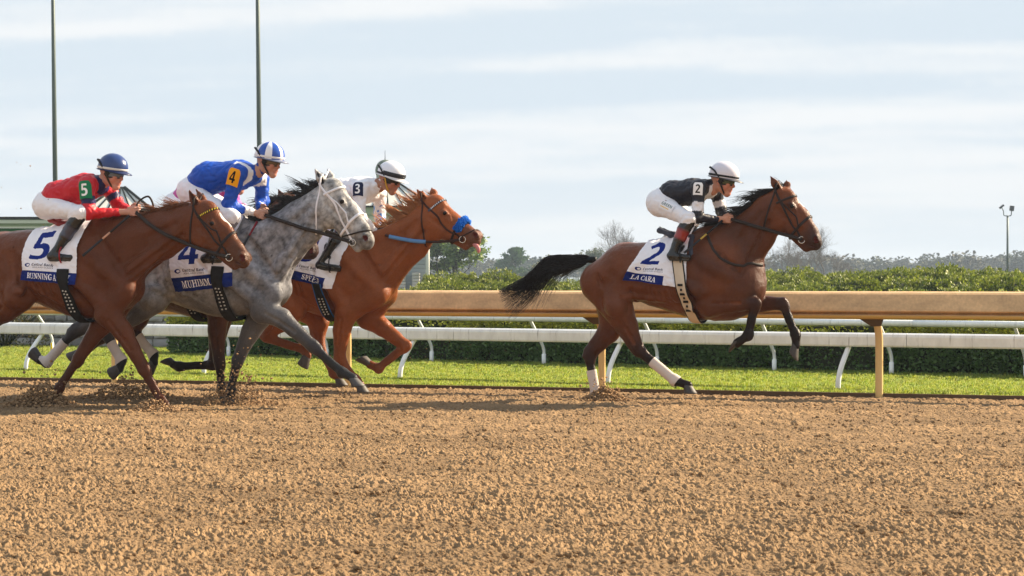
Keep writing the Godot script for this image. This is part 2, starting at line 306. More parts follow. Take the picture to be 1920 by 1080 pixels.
func dirt_band(d: Array, lump: FastNoiseLite, grain: FastNoiseLite, wide: FastNoiseLite) -> Array:
	var cell: float = d[4]
	var nl := int((d[1] - d[0]) / cell)
	var ns := int((d[3] - d[2]) / cell)
	var v := PackedVector3Array()
	var n := PackedVector3Array()
	var c := PackedColorArray()
	var ix := PackedInt32Array()
	v.resize((nl + 1) * (ns + 1))
	n.resize(v.size())
	c.resize(v.size())
	ix.resize(nl * ns * 6)
	var hs := PackedFloat32Array()
	hs.resize(v.size())
	var k := 0
	for i in nl + 1:
		var l: float = d[0] + i * cell
		for q in ns + 1:
			var s: float = d[2] + q * cell
			var w := wide.get_noise_2d(s * 0.6, l * 1.6)
			var g := grain.get_noise_2d(s, l)
			var e := 0.5 + 0.5 * lump.get_noise_2d(s, l)
			var m := wide.get_noise_2d(s * 5.0, l * 5.0)
			var row_ := wide.get_noise_2d(s * 0.5 + 40.0, l * 7.0)
			var rough := clampf(0.6 + 1.1 * m + 0.9 * w, 0.15, 1.15)
			var h := 0.012 * w + 0.009 * row_ + 0.008 * m + rough * (0.015 * (0.3 - e) * 2.0 + 0.025 * g) + 0.009 * g - 0.004
			hs[k] = h
			v[k] = Vector3(s, h, l)
			var t := 0.95 + 0.3 * w + 0.35 * g + 0.3 * m
			c[k] = Color(0.225 * t, 0.145 * t, 0.077 * t)
			k += 1
	k = 0
	var row := ns + 1
	for i in nl + 1:
		for q in row:
			var a := hs[k - 1] if q > 0 else hs[k]
			var b := hs[k + 1] if q < ns else hs[k]
			var e := hs[k - row] if i > 0 else hs[k]
			var f := hs[k + row] if i < nl else hs[k]
			n[k] = Vector3((a - b) / (2.0 * cell), 1.0, (e - f) / (2.0 * cell)).normalized()
			k += 1
	k = 0
	for i in nl:
		for q in ns:
			var o := i * row + q
			ix[k] = o
			ix[k + 1] = o + 1
			ix[k + 2] = o + row + 1
			ix[k + 3] = o
			ix[k + 4] = o + row + 1
			ix[k + 5] = o + row
			k += 6
	return [v, n, c, ix]


func clod_mesh(seed_: int) -> ArrayMesh:
	var sp := SphereMesh.new()
	sp.radius = 1.0
	sp.height = 2.0
	sp.radial_segments = 7
	sp.rings = 4
	var a := sp.get_mesh_arrays()
	var v: PackedVector3Array = a[Mesh.ARRAY_VERTEX]
	var n := FastNoiseLite.new()
	n.seed = seed_
	n.frequency = 0.9
	for i in v.size():
		v[i] *= 1.0 + 0.6 * n.get_noise_3dv(v[i])
	var st := SurfaceTool.new()
	st.begin(Mesh.PRIMITIVE_TRIANGLES)
	st.set_smooth_group(-1)
	for i: int in a[Mesh.ARRAY_INDEX]:
		st.add_vertex(v[i])
	st.generate_normals()
	return st.commit()


func hedge_line(s: float) -> float:
	return -25.9 + (s + 4.27) * 0.2665


func grass_blades(rng: RandomNumberGenerator) -> void:
	var st := SurfaceTool.new()
	st.begin(Mesh.PRIMITIVE_TRIANGLES)
	for i in 9:
		var a := rng.randf() * TAU
		var o := Vector3(cos(a), 0, sin(a)) * rng.randf() * 0.03
		var lean := Vector3(rng.randf_range(-1, 1), 0, rng.randf_range(-1, 1)) * 0.03
		var h := rng.randf_range(0.6, 1.0) * 0.07
		var side := Vector3(cos(a * 3.0), 0, sin(a * 3.0)) * 0.0035
		var nn := Vector3(lean.x * 4.0, 1.0, lean.z * 4.0).normalized()
		st.set_normal(nn)
		var top := o + lean + Vector3(0, h, 0)
		var mid := o + lean * 0.35 + Vector3(0, h * 0.55, 0)
		for v in [o - side, mid + side * 0.8, o + side, o - side, mid - side * 0.8, mid + side * 0.8, mid - side * 0.8, top, mid + side * 0.8]:
			st.add_vertex(v)
	var mm := MultiMesh.new()
	mm.transform_format = MultiMesh.TRANSFORM_3D
	mm.use_colors = true
	mm.mesh = st.commit()
	mm.instance_count = 52000
	var patch := FastNoiseLite.new()
	patch.frequency = 0.8
	patch.fractal_octaves = 3
	for i in mm.instance_count:
		var l := -21.31 - 10.5 * pow(rng.randf(), 1.35)
		var mid := -3.2 - 0.3933 * (-l - 8.0) * 1.02
		var s := mid + rng.randf_range(-1.0, 1.0) * (-l * 0.33)
		var k := 0.75 + 0.4 * rng.randf() + 0.35 * patch.get_noise_2d(s, l)
		if -l < 21.6:
			k *= rng.randf_range(0.7, 1.5)
		var b := Basis(Vector3.UP, rng.randf() * TAU).scaled(Vector3(1.1, k * 0.72, 1.1))
		mm.set_instance_transform(i, Transform3D(b, trk(s, 0.008, l)))
		var y := rng.randf()
		var z := 0.85 + 0.3 * rng.randf()
		mm.set_instance_color(i, Color(lerpf(0.29, 0.55, y) * z, lerpf(0.42, 0.55, y) * z, 0.12 * z))
	var o := MultiMeshInstance3D.new()
	o.name = "grass"
	o.multimesh = mm
	var m := painted(0.6, 0.3)
	m.backlight_enabled = true
	m.backlight = Color(0.8, 0.85, 0.4)
	o.material_override = m
	add_child(o)
	o.set_meta("kind", "stuff")
	o.set_meta("label", "bright green mown grass between the dirt track and the hedge")
	o.set_meta("category", "grass")


# ---------------------------------------------------------------- rails
func make_rails() -> void:
	var n_ := Vector3(-sin(TURN), 0, cos(TURN))
	var tan_paint := mat(Color(0.5, 0.315, 0.15), 0.5, 0.0, 0.4)
	tan_paint.albedo_texture = rail_dust()
	tan_paint.uv1_triplanar = true
	tan_paint.uv1_world_triplanar = true
	tan_paint.uv1_scale = Vector3(0.5, 0.5, 0.5)
	tan_paint.albedo_color = Color(0.9, 0.75, 0.55)
	var lip_paint := mat(Color(0.6, 0.4, 0.13), 0.45)
	var rail := thing("running_rail", "long tan running rail with rounded cover beside the dirt track", "rail", trk(-10, 0, -21.24), -TURN)
	var prof := [Vector2(-0.02, 0.93), Vector2(0.0, 0.965), Vector2(0.03, 0.972), Vector2(0.12, 0.962), Vector2(0.148, 0.945), Vector2(0.215, 0.815), Vector2(0.222, 0.795), Vector2(0.212, 0.784), Vector2(0.165, 0.786), Vector2(0.155, 0.775), Vector2(0.165, 0.764), Vector2(0.195, 0.76), Vector2(0.205, 0.748), Vector2(0.195, 0.735), Vector2(0.15, 0.722), Vector2(0.0, 0.722), Vector2(-0.02, 0.74)]
	var bars := [[-13.0, -3.96], [-3.952, 4.1], [4.108, 14.0]]
	for b in bars:
		var st := extrude(prof, Vector3(b[0], 0, 0), Vector3(b[1], 0, 0), Vector3(0, 0, 1))
		var cover := part("rail_cover", st, tan_paint, rail)
		st = extrude([Vector2(0.192, 0.758), Vector2(0.209, 0.749), Vector2(0.199, 0.733), Vector2(0.152, 0.719), Vector2(0.14, 0.724), Vector2(0.188, 0.74)], Vector3(b[0] + 0.02, 0, 0), Vector3(b[1] - 0.02, 0, 0), Vector3(0, 0, 1))
		part("rail_lip", st, lip_paint, cover)
	var post_paint := mat(Color(0.66, 0.46, 0.2), 0.5)
	for k in range(-6, 3):
		var x := -4.75 + 2.69 * k + 10.0
		var st := begin()
		var way := [Vector3(x, -0.05, 0.0), Vector3(x, 0.3, 0.0), Vector3(x, 0.52, 0.004), Vector3(x - 0.004, 0.62, 0.022), Vector3(x - 0.012, 0.69, 0.062), Vector3(x - 0.02, 0.728, 0.1)]
		oval(st, curve(way, 4), 0.036, 0.03)
		var post := part("post", st, post_paint, rail)
		st = SurfaceTool.new()
		st.begin(Mesh.PRIMITIVE_TRIANGLES)
		st.set_smooth_group(-1)
		for z in [0.07, 0.13]:
			for v in ([0, 1, 2, 0, 2, 3] if z > 0.1 else [0, 2, 1, 0, 3, 2]):
				st.add_vertex([Vector3(x - 0.17, 0.73, z), Vector3(x + 0.06, 0.73, z), Vector3(x + 0.03, 0.655, z - 0.03), Vector3(x - 0.05, 0.65, z - 0.03)][v])
		var q := [Vector3(x - 0.17, 0.73, 0), Vector3(x + 0.06, 0.73, 0), Vector3(x + 0.03, 0.655, -0.03), Vector3(x - 0.05, 0.65, -0.03)]
		for e in 4:
			var a: Vector3 = q[e]
			var c: Vector3 = q[(e + 1) % 4]
			for v in [a + Vector3(0, 0, 0.07), c + Vector3(0, 0, 0.13), c + Vector3(0, 0, 0.07), a + Vector3(0, 0, 0.07), a + Vector3(0, 0, 0.13), c + Vector3(0, 0, 0.13)]:
				st.add_vertex(v)
		part("bracket", st, mat(Color(0.1, 0.065, 0.035), 0.7), rail)
	# the two white rails of the turf course
	white_rail("low white turf rail with boxy cover nearest the dirt track", -22.15, 0.1345, [Vector2(-0.06, 0.43), Vector2(-0.066, 0.445), Vector2(-0.066, 0.53), Vector2(-0.055, 0.552), Vector2(-0.03, 0.563), Vector2(0.04, 0.563), Vector2(0.062, 0.55), Vector2(0.07, 0.525), Vector2(0.07, 0.445), Vector2(0.062, 0.43)], [-5.3, -7.75, -10.2, -12.75, -15.3, -3.2, -17.9, -0.9, -20.5], 0.43, -0.3, 3.05)
	var tube_p := []
	for i in 14:
		tube_p.append(Vector2(sin(TAU * i / 14.0) * 0.037, 0.594 + cos(TAU * i / 14.0) * 0.037))
	white_rail("slim round white turf rail on goosenecks in front of the hedge", -25.15, 0.2519, tube_p, [-5.75, -7.2, -8.75, -10.35, -12.05, -4.2, -13.75, -15.45, -17.15, -18.8, -2.7], 0.57, 0.3, 1.6)


func white_rail(label: String, l0: float, slope: float, prof: Array, at: Array, top: float, reach: float, seam: float) -> void:
	# l = l0 + slope * (s + 3.5): these lines run a little off the dirt track's
	var turn := TURN + atan(slope)
	var base := trk(-10, 0, l0 + slope * (-6.5))
	var white := mat(Color(0.74, 0.78, 0.79), 0.3, 0.0, 0.5)
	white.albedo_texture = rail_grime()
	white.uv1_triplanar = true
	white.uv1_scale = Vector3(0.45, 0.45, 0.45)
	white.albedo_color = Color(0.92, 0.94, 0.95)
	var o := thing("turf_rail", label, "rail", base, -turn)
	var x := -16.0
	var i := 0
	while x < 14.0:
		var st := extrude(prof, Vector3(x, 0, 0), Vector3(x + seam - 0.006, 0, 0), Vector3(0, 0, 1))
		if prof.size() > 12:
			st = begin()
			tube(st, [Vector3(x, 0.594, 0), Vector3(x + seam - 0.004, 0.594, 0)], [0.037], 14)
		part("rail_section", st, white, o)
		x += seam
	for s in at:
		var px: float = (s + 10.0) / cos(atan(slope))
		var st := begin()
		# the foot stands beside the line of the rail and the post bends over to carry it
		var z := -reach
		var way := [Vector3(px, -0.05, z), Vector3(px, 0.08, z), Vector3(px, 0.19, z * (0.84 if reach < 0 else 1.0)), Vector3(px, 0.3, z * (0.52 if reach < 0 else 0.8)), Vector3(px, top + 0.01, 0.0)]
		oval(st, curve(way, 5), 0.027 if reach < 0 else 0.02, 0.023 if reach < 0 else 0.02)
		part("post", st, white, o)
		if reach > 0:
			st = begin()
			tube(st, [Vector3(px, -0.03, z), Vector3(px, 0.15, z)], [0.027], 10)
			part("post_sleeve", st, white, o)


func oval(st: SurfaceTool, way: Array, rx: float, rz: float) -> void:
	var n := 10
	for i in way.size() - 1:
		for k in n:
			var q := []
			for c in [[0, 0], [0, 1], [1, 1], [1, 0]]:
				var a = TAU * (k + c[1]) / n
				var p: Vector3 = way[i + c[0]]
				var t: Vector3 = (way[mini(i + c[0] + 1, way.size() - 1)] - way[maxi(i + c[0] - 1, 0)]).normalized()
				var z := Vector3(1, 0, 0).cross(t).normalized()
				q.append(p + Vector3(1, 0, 0) * cos(a) * rx + z * sin(a) * rz)
			for v in [0, 1, 2, 0, 2, 3]:
				st.add_vertex(q[v])


func rail_dust() -> ImageTexture:
	var n := FastNoiseLite.new()
	n.frequency = 0.02
	n.fractal_octaves = 5
	var img := Image.create(512, 512, true, Image.FORMAT_RGB8)
	for y in 512:
		for x in 512:
			var v := 0.86 + 0.16 * n.get_noise_2d(x * 0.6, y * 1.5) + 0.1 * n.get_noise_2d(x * 6.0, y * 6.0)
			img.set_pixel(x, y, Color(v, v * 0.985, v * 0.97))
	img.generate_mipmaps()
	return ImageTexture.create_from_image(img)


func rail_grime() -> ImageTexture:
	var n := FastNoiseLite.new()
	n.frequency = 0.03
	n.seed = 6
	n.fractal_octaves = 4
	var img := Image.create(512, 512, true, Image.FORMAT_RGB8)
	for y in 512:
		for x in 512:
			var v := 0.95 + 0.07 * n.get_noise_2d(x * 1.0, y * 0.5)
			var s := smoothstep(0.36, 0.6, n.get_noise_2d(x * 2.6 + 900.0, y * 0.22))
			v -= s * 0.24
			img.set_pixel(x, y, Color(v, v, v * 0.99))
	img.generate_mipmaps()
	return ImageTexture.create_from_image(img)


# ---------------------------------------------------------------- hedges, trees, buildings
func leaf_mesh(w: float, l: float) -> ArrayMesh:
	var st := SurfaceTool.new()
	st.begin(Mesh.PRIMITIVE_TRIANGLES)
	st.set_smooth_group(-1)
	for v in [Vector3(0, 0, 0), Vector3(w, l * 0.45, 0.12 * l), Vector3(-w, l * 0.5, -0.05 * l), Vector3(w, l * 0.45, 0.12 * l), Vector3(0, l, -0.1 * l), Vector3(-w, l * 0.5, -0.05 * l)]:
		st.add_vertex(v)
	st.generate_normals()
	return st.commit()


func leaf_material() -> StandardMaterial3D:
	var m := painted(0.5, 0.4)
	m.backlight_enabled = true
	m.backlight = Color(0.7, 0.75, 0.4)
	return m


func foliage(mesh: Mesh, places: Array, tints: Array) -> MultiMesh:
	var mm := MultiMesh.new()
	mm.transform_format = MultiMesh.TRANSFORM_3D
	mm.use_colors = true
	mm.mesh = mesh
	mm.instance_count = places.size()
	for i in places.size():
		mm.set_instance_transform(i, places[i])
		mm.set_instance_color(i, tints[i])
	return mm


func crown(mm: MultiMesh, m: Material, parent: Node3D, called := "foliage") -> MultiMeshInstance3D:
	var o := MultiMeshInstance3D.new()
	o.name = called
	o.multimesh = mm
	o.material_override = m
	o.set_meta("kind", "stuff")
	parent.add_child(o, true)
	return o


func random_turn(rng: RandomNumberGenerator) -> Basis:
	return Basis.from_euler(Vector3(rng.randf() * TAU, rng.randf() * TAU, rng.randf() * TAU))


func make_hedges() -> void:
	var rng := RandomNumberGenerator.new()
	rng.seed = 12
	var leafy := leaf_material()
	var leaf := leaf_mesh(0.011, 0.034)
	# one clipped hedge plant: a solid twiggy core and its coat of small leaves
	var boxes := []
	for variant in 3:
		var places := []
		var tints := []
		var lumps := FastNoiseLite.new()
		lumps.seed = 60 + variant
		lumps.frequency = 2.6
		lumps.fractal_octaves = 3
		for i in 11500:
			var f := rng.randf()
			var p: Vector3
			var n: Vector3
			if f < 0.54:
				n = Vector3(0, 0, 1)
				p = Vector3(rng.randf_range(-0.66, 0.66), 0.66 * pow(rng.randf(), 0.7), 0.4)
			elif f < 0.8:
				n = Vector3(0, 1, 0)
				p = Vector3(rng.randf_range(-0.66, 0.66), 0.66, rng.randf_range(-0.42, 0.42))
			elif f < 0.9:
				n = Vector3(1 if rng.randf() < 0.5 else -1, 0, 0)
				p = Vector3(n.x * 0.66, rng.randf_range(0.0, 0.66), rng.randf_range(-0.42, 0.42))
			else:
				n = Vector3(0, 0, -1)
				p = Vector3(rng.randf_range(-0.66, 0.66), rng.randf_range(0.0, 0.66), -0.4)
			var bulge := lumps.get_noise_3dv(p)
			var edge := 0.05 * maxf(0.0, absf(p.x) / 0.66 - 0.8) / 0.2 * (1.0 - absf(n.x))
			p += n * (0.055 * bulge - edge - rng.randf() * 0.035)
			if bulge < -0.25 and rng.randf() < 0.5:
				continue
			var dir := (n + Vector3(rng.randf_range(-1, 1), rng.randf_range(-0.6, 1.2), rng.randf_range(-1, 1)) * 0.8).normalized()
			var x := dir.cross(Vector3(rng.randf_range(-1, 1), rng.randf_range(-1, 1), rng.randf_range(-1, 1))).normalized()
			places.append(Transform3D(Basis(x, dir, x.cross(dir)).scaled(Vector3.ONE * rng.randf_range(1.0, 1.8)), p))
			var v := rng.randf_range(0.7, 1.25)
			var lit_growth := smoothstep(0.36, 0.5, p.y + 0.1 * bulge) * rng.randf_range(0.35, 1.0)  # yellow new growth, with the backlit brightness of the upper leaves painted in
			tints.append(Color(lerpf(0.11, 0.62, lit_growth) * v, lerpf(0.19, 0.6, lit_growth) * v, lerpf(0.07, 0.08, lit_growth) * v))
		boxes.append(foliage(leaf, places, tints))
	var core := BoxMesh.new()
	core.size = Vector3(1.08, 0.5, 0.56)
	var twig := mat(Color(0.03, 0.036, 0.02), 0.95)
	var words := ["far right end plant of the clipped low hedge", "clipped hedge plant behind the tan post on the right", "clipped hedge plant under the flying fore hooves of the leading bay", "clipped hedge plant behind the belly of the leading bay", "clipped hedge plant behind the bandaged hind leg of the leading bay", "clipped hedge plant behind the tail of the leading bay", "clipped hedge plant in the gap behind the leading bay", "clipped hedge plant under the nose of the blue noseband chestnut", "clipped hedge plant behind the folded foreleg of the blue noseband chestnut", "clipped hedge plant behind the belly of the blue noseband chestnut", "clipped hedge plant behind the reaching foreleg of the grey", "last hedge plant beside the stone wall"]
	for i in 12:
		var s := -2.6 - i * 1.225
		var o := thing("hedge_plant", words[i], "hedge", trk(s, 0.0, hedge_line(s) - 0.45), -TURN - atan(0.2665) + (PI if i % 5 == 3 else 0.0) + rng.randf_range(-0.02, 0.02), "low clipped hedge along the turf course")
		var c := put("core", core, twig, o)
		c.position.y = 0.27
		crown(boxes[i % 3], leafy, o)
		o.scale = Vector3(1, rng.randf_range(0.97, 1.05), 1)
	# the loose dark shrub at the left, before the wall
	var sh := thing("loose_shrub", "dark loose shrub with pale buds before the stone wall", "shrub", trk(-20.6, 0, -30.9), -TURN)
	mound(sh, rng, Vector3(0.85, 0.7, 0.5), 2600, leaf, leafy, [Color(0.035, 0.05, 0.02), Color(0.16, 0.11, 0.08)], twig)
	# yews on the bank: rounded, crowded, each one its own plant
	var needle := leaf_mesh(0.016, 0.055)
	var domes := []
	for variant in 3:
		domes.append(dome_leaves(rng, Vector3(0.95, 0.62, 0.9), 7500, needle, [Color(0.06, 0.1, 0.03), Color(0.34, 0.35, 0.08)], 70 + variant))
	var dome := SphereMesh.new()
	dome.radius = 0.62
	dome.height = 0.8
	dome.radial_segments = 20
	dome.rings = 10
	var n := 0
	var row_of := -1
	for r in [[46.5, 0.46, 1395.0, 1960.0, 0.22], [51.0, 0.72, 1400.0, 1960.0, 0.18], [56.0, 0.9, 1410.0, 1960.0, 0.15], [62.0, 1.02, 1420.0, 1960.0, 0.12], [69.0, 1.1, 1400.0, 1960.0, 0.1], [50.0, 0.6, 800.0, 1150.0, 0.1], [60.0, 0.78, 840.0, 1130.0, 0.1], [70.0, 0.92, 840.0, 1110.0, 0.1]]:
		var px: float = r[2]
		var nth := 0
		row_of += 1
		while px < r[3]:
			var d: float = r[0] + rng.randf_range(-1.0, 1.0)
			var x := (px - 960.0) / 4400.0 * d
			var big: float = rng.randf_range(0.85, 1.15) * (1.0 + 0.12 * smoothstep(1600.0, 1850.0, px))
			var where := "right of the leading bay" if px > 1380 else "behind the bay's tail"
			var line_ := ["front", "second", "third", "fourth", "back", "front", "middle", "back"][row_of] as String
			var count_ := ["first", "second", "third", "fourth", "fifth", "sixth", "seventh", "eighth", "ninth", "tenth", "eleventh", "twelfth"][mini(nth, 11)] as String
			nth += 1
			var o := thing("yew_shrub", "rounded yew shrub, %s from the left in the %s row %s" % [count_, line_, where], "shrub", Vector3(x, r[1] - 0.42, -d), rng.randf() * TAU, "yew shrubs on the bank " + where)
			var c := put("core", dome, twig, o)
			c.position.y = 0.1
			crown(domes[n % 3], leafy, o)
			o.scale = Vector3(big, big * rng.randf_range(0.85, 1.15), big)
			n += 1
			px += 1.25 * 4400.0 / d * rng.randf_range(0.8, 1.1)
	# the bank of earth they stand on
	var st := SurfaceTool.new()
	st.begin(Mesh.PRIMITIVE_TRIANGLES)
	var prof := [[44.5, -0.05], [46.5, 0.0], [51.0, 0.14], [56.0, 0.26], [62.0, 0.34], [70.0, 0.36], [78.0, 0.2], [84.0, -0.05]]
	for i in prof.size() - 1:
		for k in 12:
			var q := []
			for c in [[0, 0], [0, 1], [1, 1], [1, 0]]:
				var e: Array = prof[i + c[0]]
				q.append(Vector3((-180.0 + (k + c[1]) * 110.0) / 4400.0 * e[0], e[1], -e[0]))
			for v in [0, 2, 1, 0, 3, 2]:
				st.add_vertex(q[v])
	structure(part("bank_terrain", st, mat(Color(0.05, 0.06, 0.025), 0.95), self))


func dome_leaves(rng: RandomNumberGenerator, size: Vector3, count: int, leaf: Mesh, tones: Array, seed_: int) -> MultiMesh:
	var lumps := FastNoiseLite.new()
	lumps.seed = seed_
	lumps.frequency = 1.5
	lumps.fractal_octaves = 3
	var places := []
	var tints := []
	for i in count:
		var d := Vector3(rng.randf_range(-1, 1), rng.randf_range(-0.25, 1), rng.randf_range(-1, 1)).normalized()
		var b := lumps.get_noise_3dv(d * 1.4)
		var r := 0.9 + 0.42 * b - 0.12 * rng.randf()
		var p := d * r * size
		var dir := (d + Vector3(0, 0.35, 0) + Vector3(rng.randf_range(-1, 1), rng.randf_range(-1, 1), rng.randf_range(-1, 1)) * 0.7).normalized()
		var x := dir.cross(Vector3(rng.randf_range(-1, 1), rng.randf_range(-1, 1), rng.randf_range(-1, 1))).normalized()
		places.append(Transform3D(Basis(x, dir, x.cross(dir)).scaled(Vector3.ONE * rng.randf_range(0.7, 1.5)), p))
		var c: Color = tones[0].lerp(tones[1], clampf(rng.randf() * 0.8 + 0.5 * b, 0.0, 1.0))
		tints.append(c * rng.randf_range(0.75, 1.2))
	return foliage(leaf, places, tints)


func mound(o: Node3D, rng: RandomNumberGenerator, size: Vector3, count: int, leaf: Mesh, m: Material, tones: Array, twig: Material) -> void:
	crown(dome_leaves(rng, size, count, leaf, tones, 90), m, o)
	var st := begin()
	for i in 14:
		var a := TAU * i / 14.0
		tube(st, [Vector3(0, -0.02, 0), Vector3(cos(a) * size.x * 0.4, size.y * 0.5, sin(a) * size.z * 0.4), Vector3(cos(a) * size.x * 0.8, size.y * 0.85, sin(a) * size.z * 0.8)], [0.014, 0.01, 0.004], 5)
	part("stem", st, twig, o)


# limbs of a tree grown step by step; ends collects where twigs end
func limb(st: SurfaceTool, rng: RandomNumberGenerator, from: Vector3, dir: Vector3, length: float, r: float, depth: int, ends: Array, spread: float, up: float) -> void:
	var p := from
	var d := dir
	var ps := [p]
	var rs := [r]
	var n := 4
	for i in n:
		d = (d + Vector3(rng.randf_range(-1, 1), rng.randf_range(-0.5, 1) * up, rng.randf_range(-1, 1)) * 0.22).normalized()
		p += d * length / n
		ps.append(p)
		rs.append(r * (1.0 - 0.4 * (i + 1) / n))
		if depth > 0 and i > 0 and i < n - 1 and rng.randf() < 0.75:
			var side := d.cross(Vector3(rng.randf_range(-1, 1), rng.randf_range(-1, 1), rng.randf_range(-1, 1))).normalized()
			limb(st, rng, p, (d + side * spread).normalized(), length * rng.randf_range(0.5, 0.75), r * 0.5, depth - 1, ends, spread, up)
	tube(st, ps, rs, 5 if r > 0.03 else 3, false)
	if depth <= 0:
		ends.append(p)
		return
	for i in 2 + int(rng.randf() < 0.6):
		var side := d.cross(Vector3(rng.randf_range(-1, 1), rng.randf_range(-1, 1), rng.randf_range(-1, 1))).normalized()
		limb(st, rng, p, (d + side * spread * rng.randf_range(0.5, 1.1)).normalized(), length * rng.randf_range(0.6, 0.85), r * 0.58, depth - 1, ends, spread, up)


func leafy_tree(called: String, label: String, at: Vector3, tall: float, wide: float, tones: Array, seed_: int, count: int, leaf_size: float, group := "") -> Node3D:
	var rng := RandomNumberGenerator.new()
	rng.seed = seed_
	var o := thing(called, label, "tree", at, rng.randf() * TAU, group)
	var st := begin()
	var ends := []
	for i in 3:
		var a := TAU * i / 3.0 + rng.randf()
		limb(st, rng, Vector3(0.06 * cos(a), tall * 0.02, 0.06 * sin(a)), Vector3(cos(a) * 0.3 * wide / tall, 1, sin(a) * 0.3 * wide / tall).normalized(), tall * 0.4, tall * 0.018, 3, ends, 0.75, 0.5)
	part("trunk", st, mat(Color(0.06, 0.05, 0.04), 0.9), o)
	var places := []
	var tints := []
	var lo := Vector3(1e9, 1e9, 1e9)
	var hi := -lo
	for e: Vector3 in ends:
		lo = lo.min(e)
		hi = hi.max(e)
	for i in count:
		var e: Vector3 = ends[rng.randi() % ends.size()]
		var p := e + Vector3(rng.randfn(), rng.randfn(), rng.randfn()) * tall * 0.035
		var b := random_turn(rng).scaled(Vector3.ONE * rng.randf_range(0.7, 1.3))
		places.append(Transform3D(b, p))
		tints.append((tones[0] as Color).lerp(tones[1], rng.randf()) * rng.randf_range(0.8, 1.2))
	crown(foliage(leaf_mesh(leaf_size * 0.4, leaf_size), places, tints), leaf_material(), o, "crown")
	o.scale = Vector3(wide / maxf(hi.x - lo.x, hi.z - lo.z), tall / (hi.y + tall * 0.05), wide / maxf(hi.x - lo.x, hi.z - lo.z))
	return o


func far_at(px: float, d: float, y := 0.0) -> Vector3:
	# a spot d metres off in the direction that the bearing px gives
	return Vector3((px - 960.0) / 4400.0 * d, y - 0.06, -d)


func pine_tree(label: String, at: Vector3, tall: float, wide: float, seed_: int) -> void:
	var rng := RandomNumberGenerator.new()
	rng.seed = seed_
	var o := thing("pine_tree", label, "tree", at)
	var st := begin()
	tube(st, [Vector3.ZERO, Vector3(0, tall * 0.5, 0), Vector3(0.1, tall * 0.97, 0)], [tall * 0.024, tall * 0.015, tall * 0.004], 7)
	var places := []
	var tints := []
	for i in 46:
		var q := pow(rng.randf(), 0.8)
		var y := tall * lerpf(0.12, 0.98, q)
		var a := rng.randf() * TAU
		var l := wide * 0.5 * (1.0 - pow(q, 1.8) * 0.85) * rng.randf_range(0.7, 1.1)
		var p0 := Vector3(0, y, 0)
		var dir := Vector3(cos(a), 0.25 + 0.5 * q, sin(a)).normalized()
		var p1 := p0 + dir * l
		tube(st, [p0, p0.lerp(p1, 0.5), p1], [tall * 0.007, tall * 0.005, tall * 0.002], 4, false)
		for k in 95:
			var t := pow(rng.randf(), 0.7)
			var p := p0.lerp(p1, 0.25 + 0.8 * t) + Vector3(rng.randfn(), rng.randfn() * 0.55, rng.randfn()) * wide * 0.034
			var n := (dir + Vector3(0, 0.5, 0) + Vector3(rng.randf_range(-1, 1), rng.randf_range(-1, 1), rng.randf_range(-1, 1)) * 0.8).normalized()
			var x := n.cross(Vector3(0.3, 0.2, 0.9)).normalized()
			places.append(Transform3D(Basis(x, n, x.cross(n)).scaled(Vector3.ONE * rng.randf_range(0.8, 1.4)), p))
			tints.append(Color(0.06, 0.11, 0.06) * rng.randf_range(0.7, 1.4))
	part("trunk", st, mat(Color(0.06, 0.05, 0.04), 0.9), o)
	crown(foliage(leaf_mesh(wide * 0.014, wide * 0.06), places, tints), leaf_material(), o, "crown")


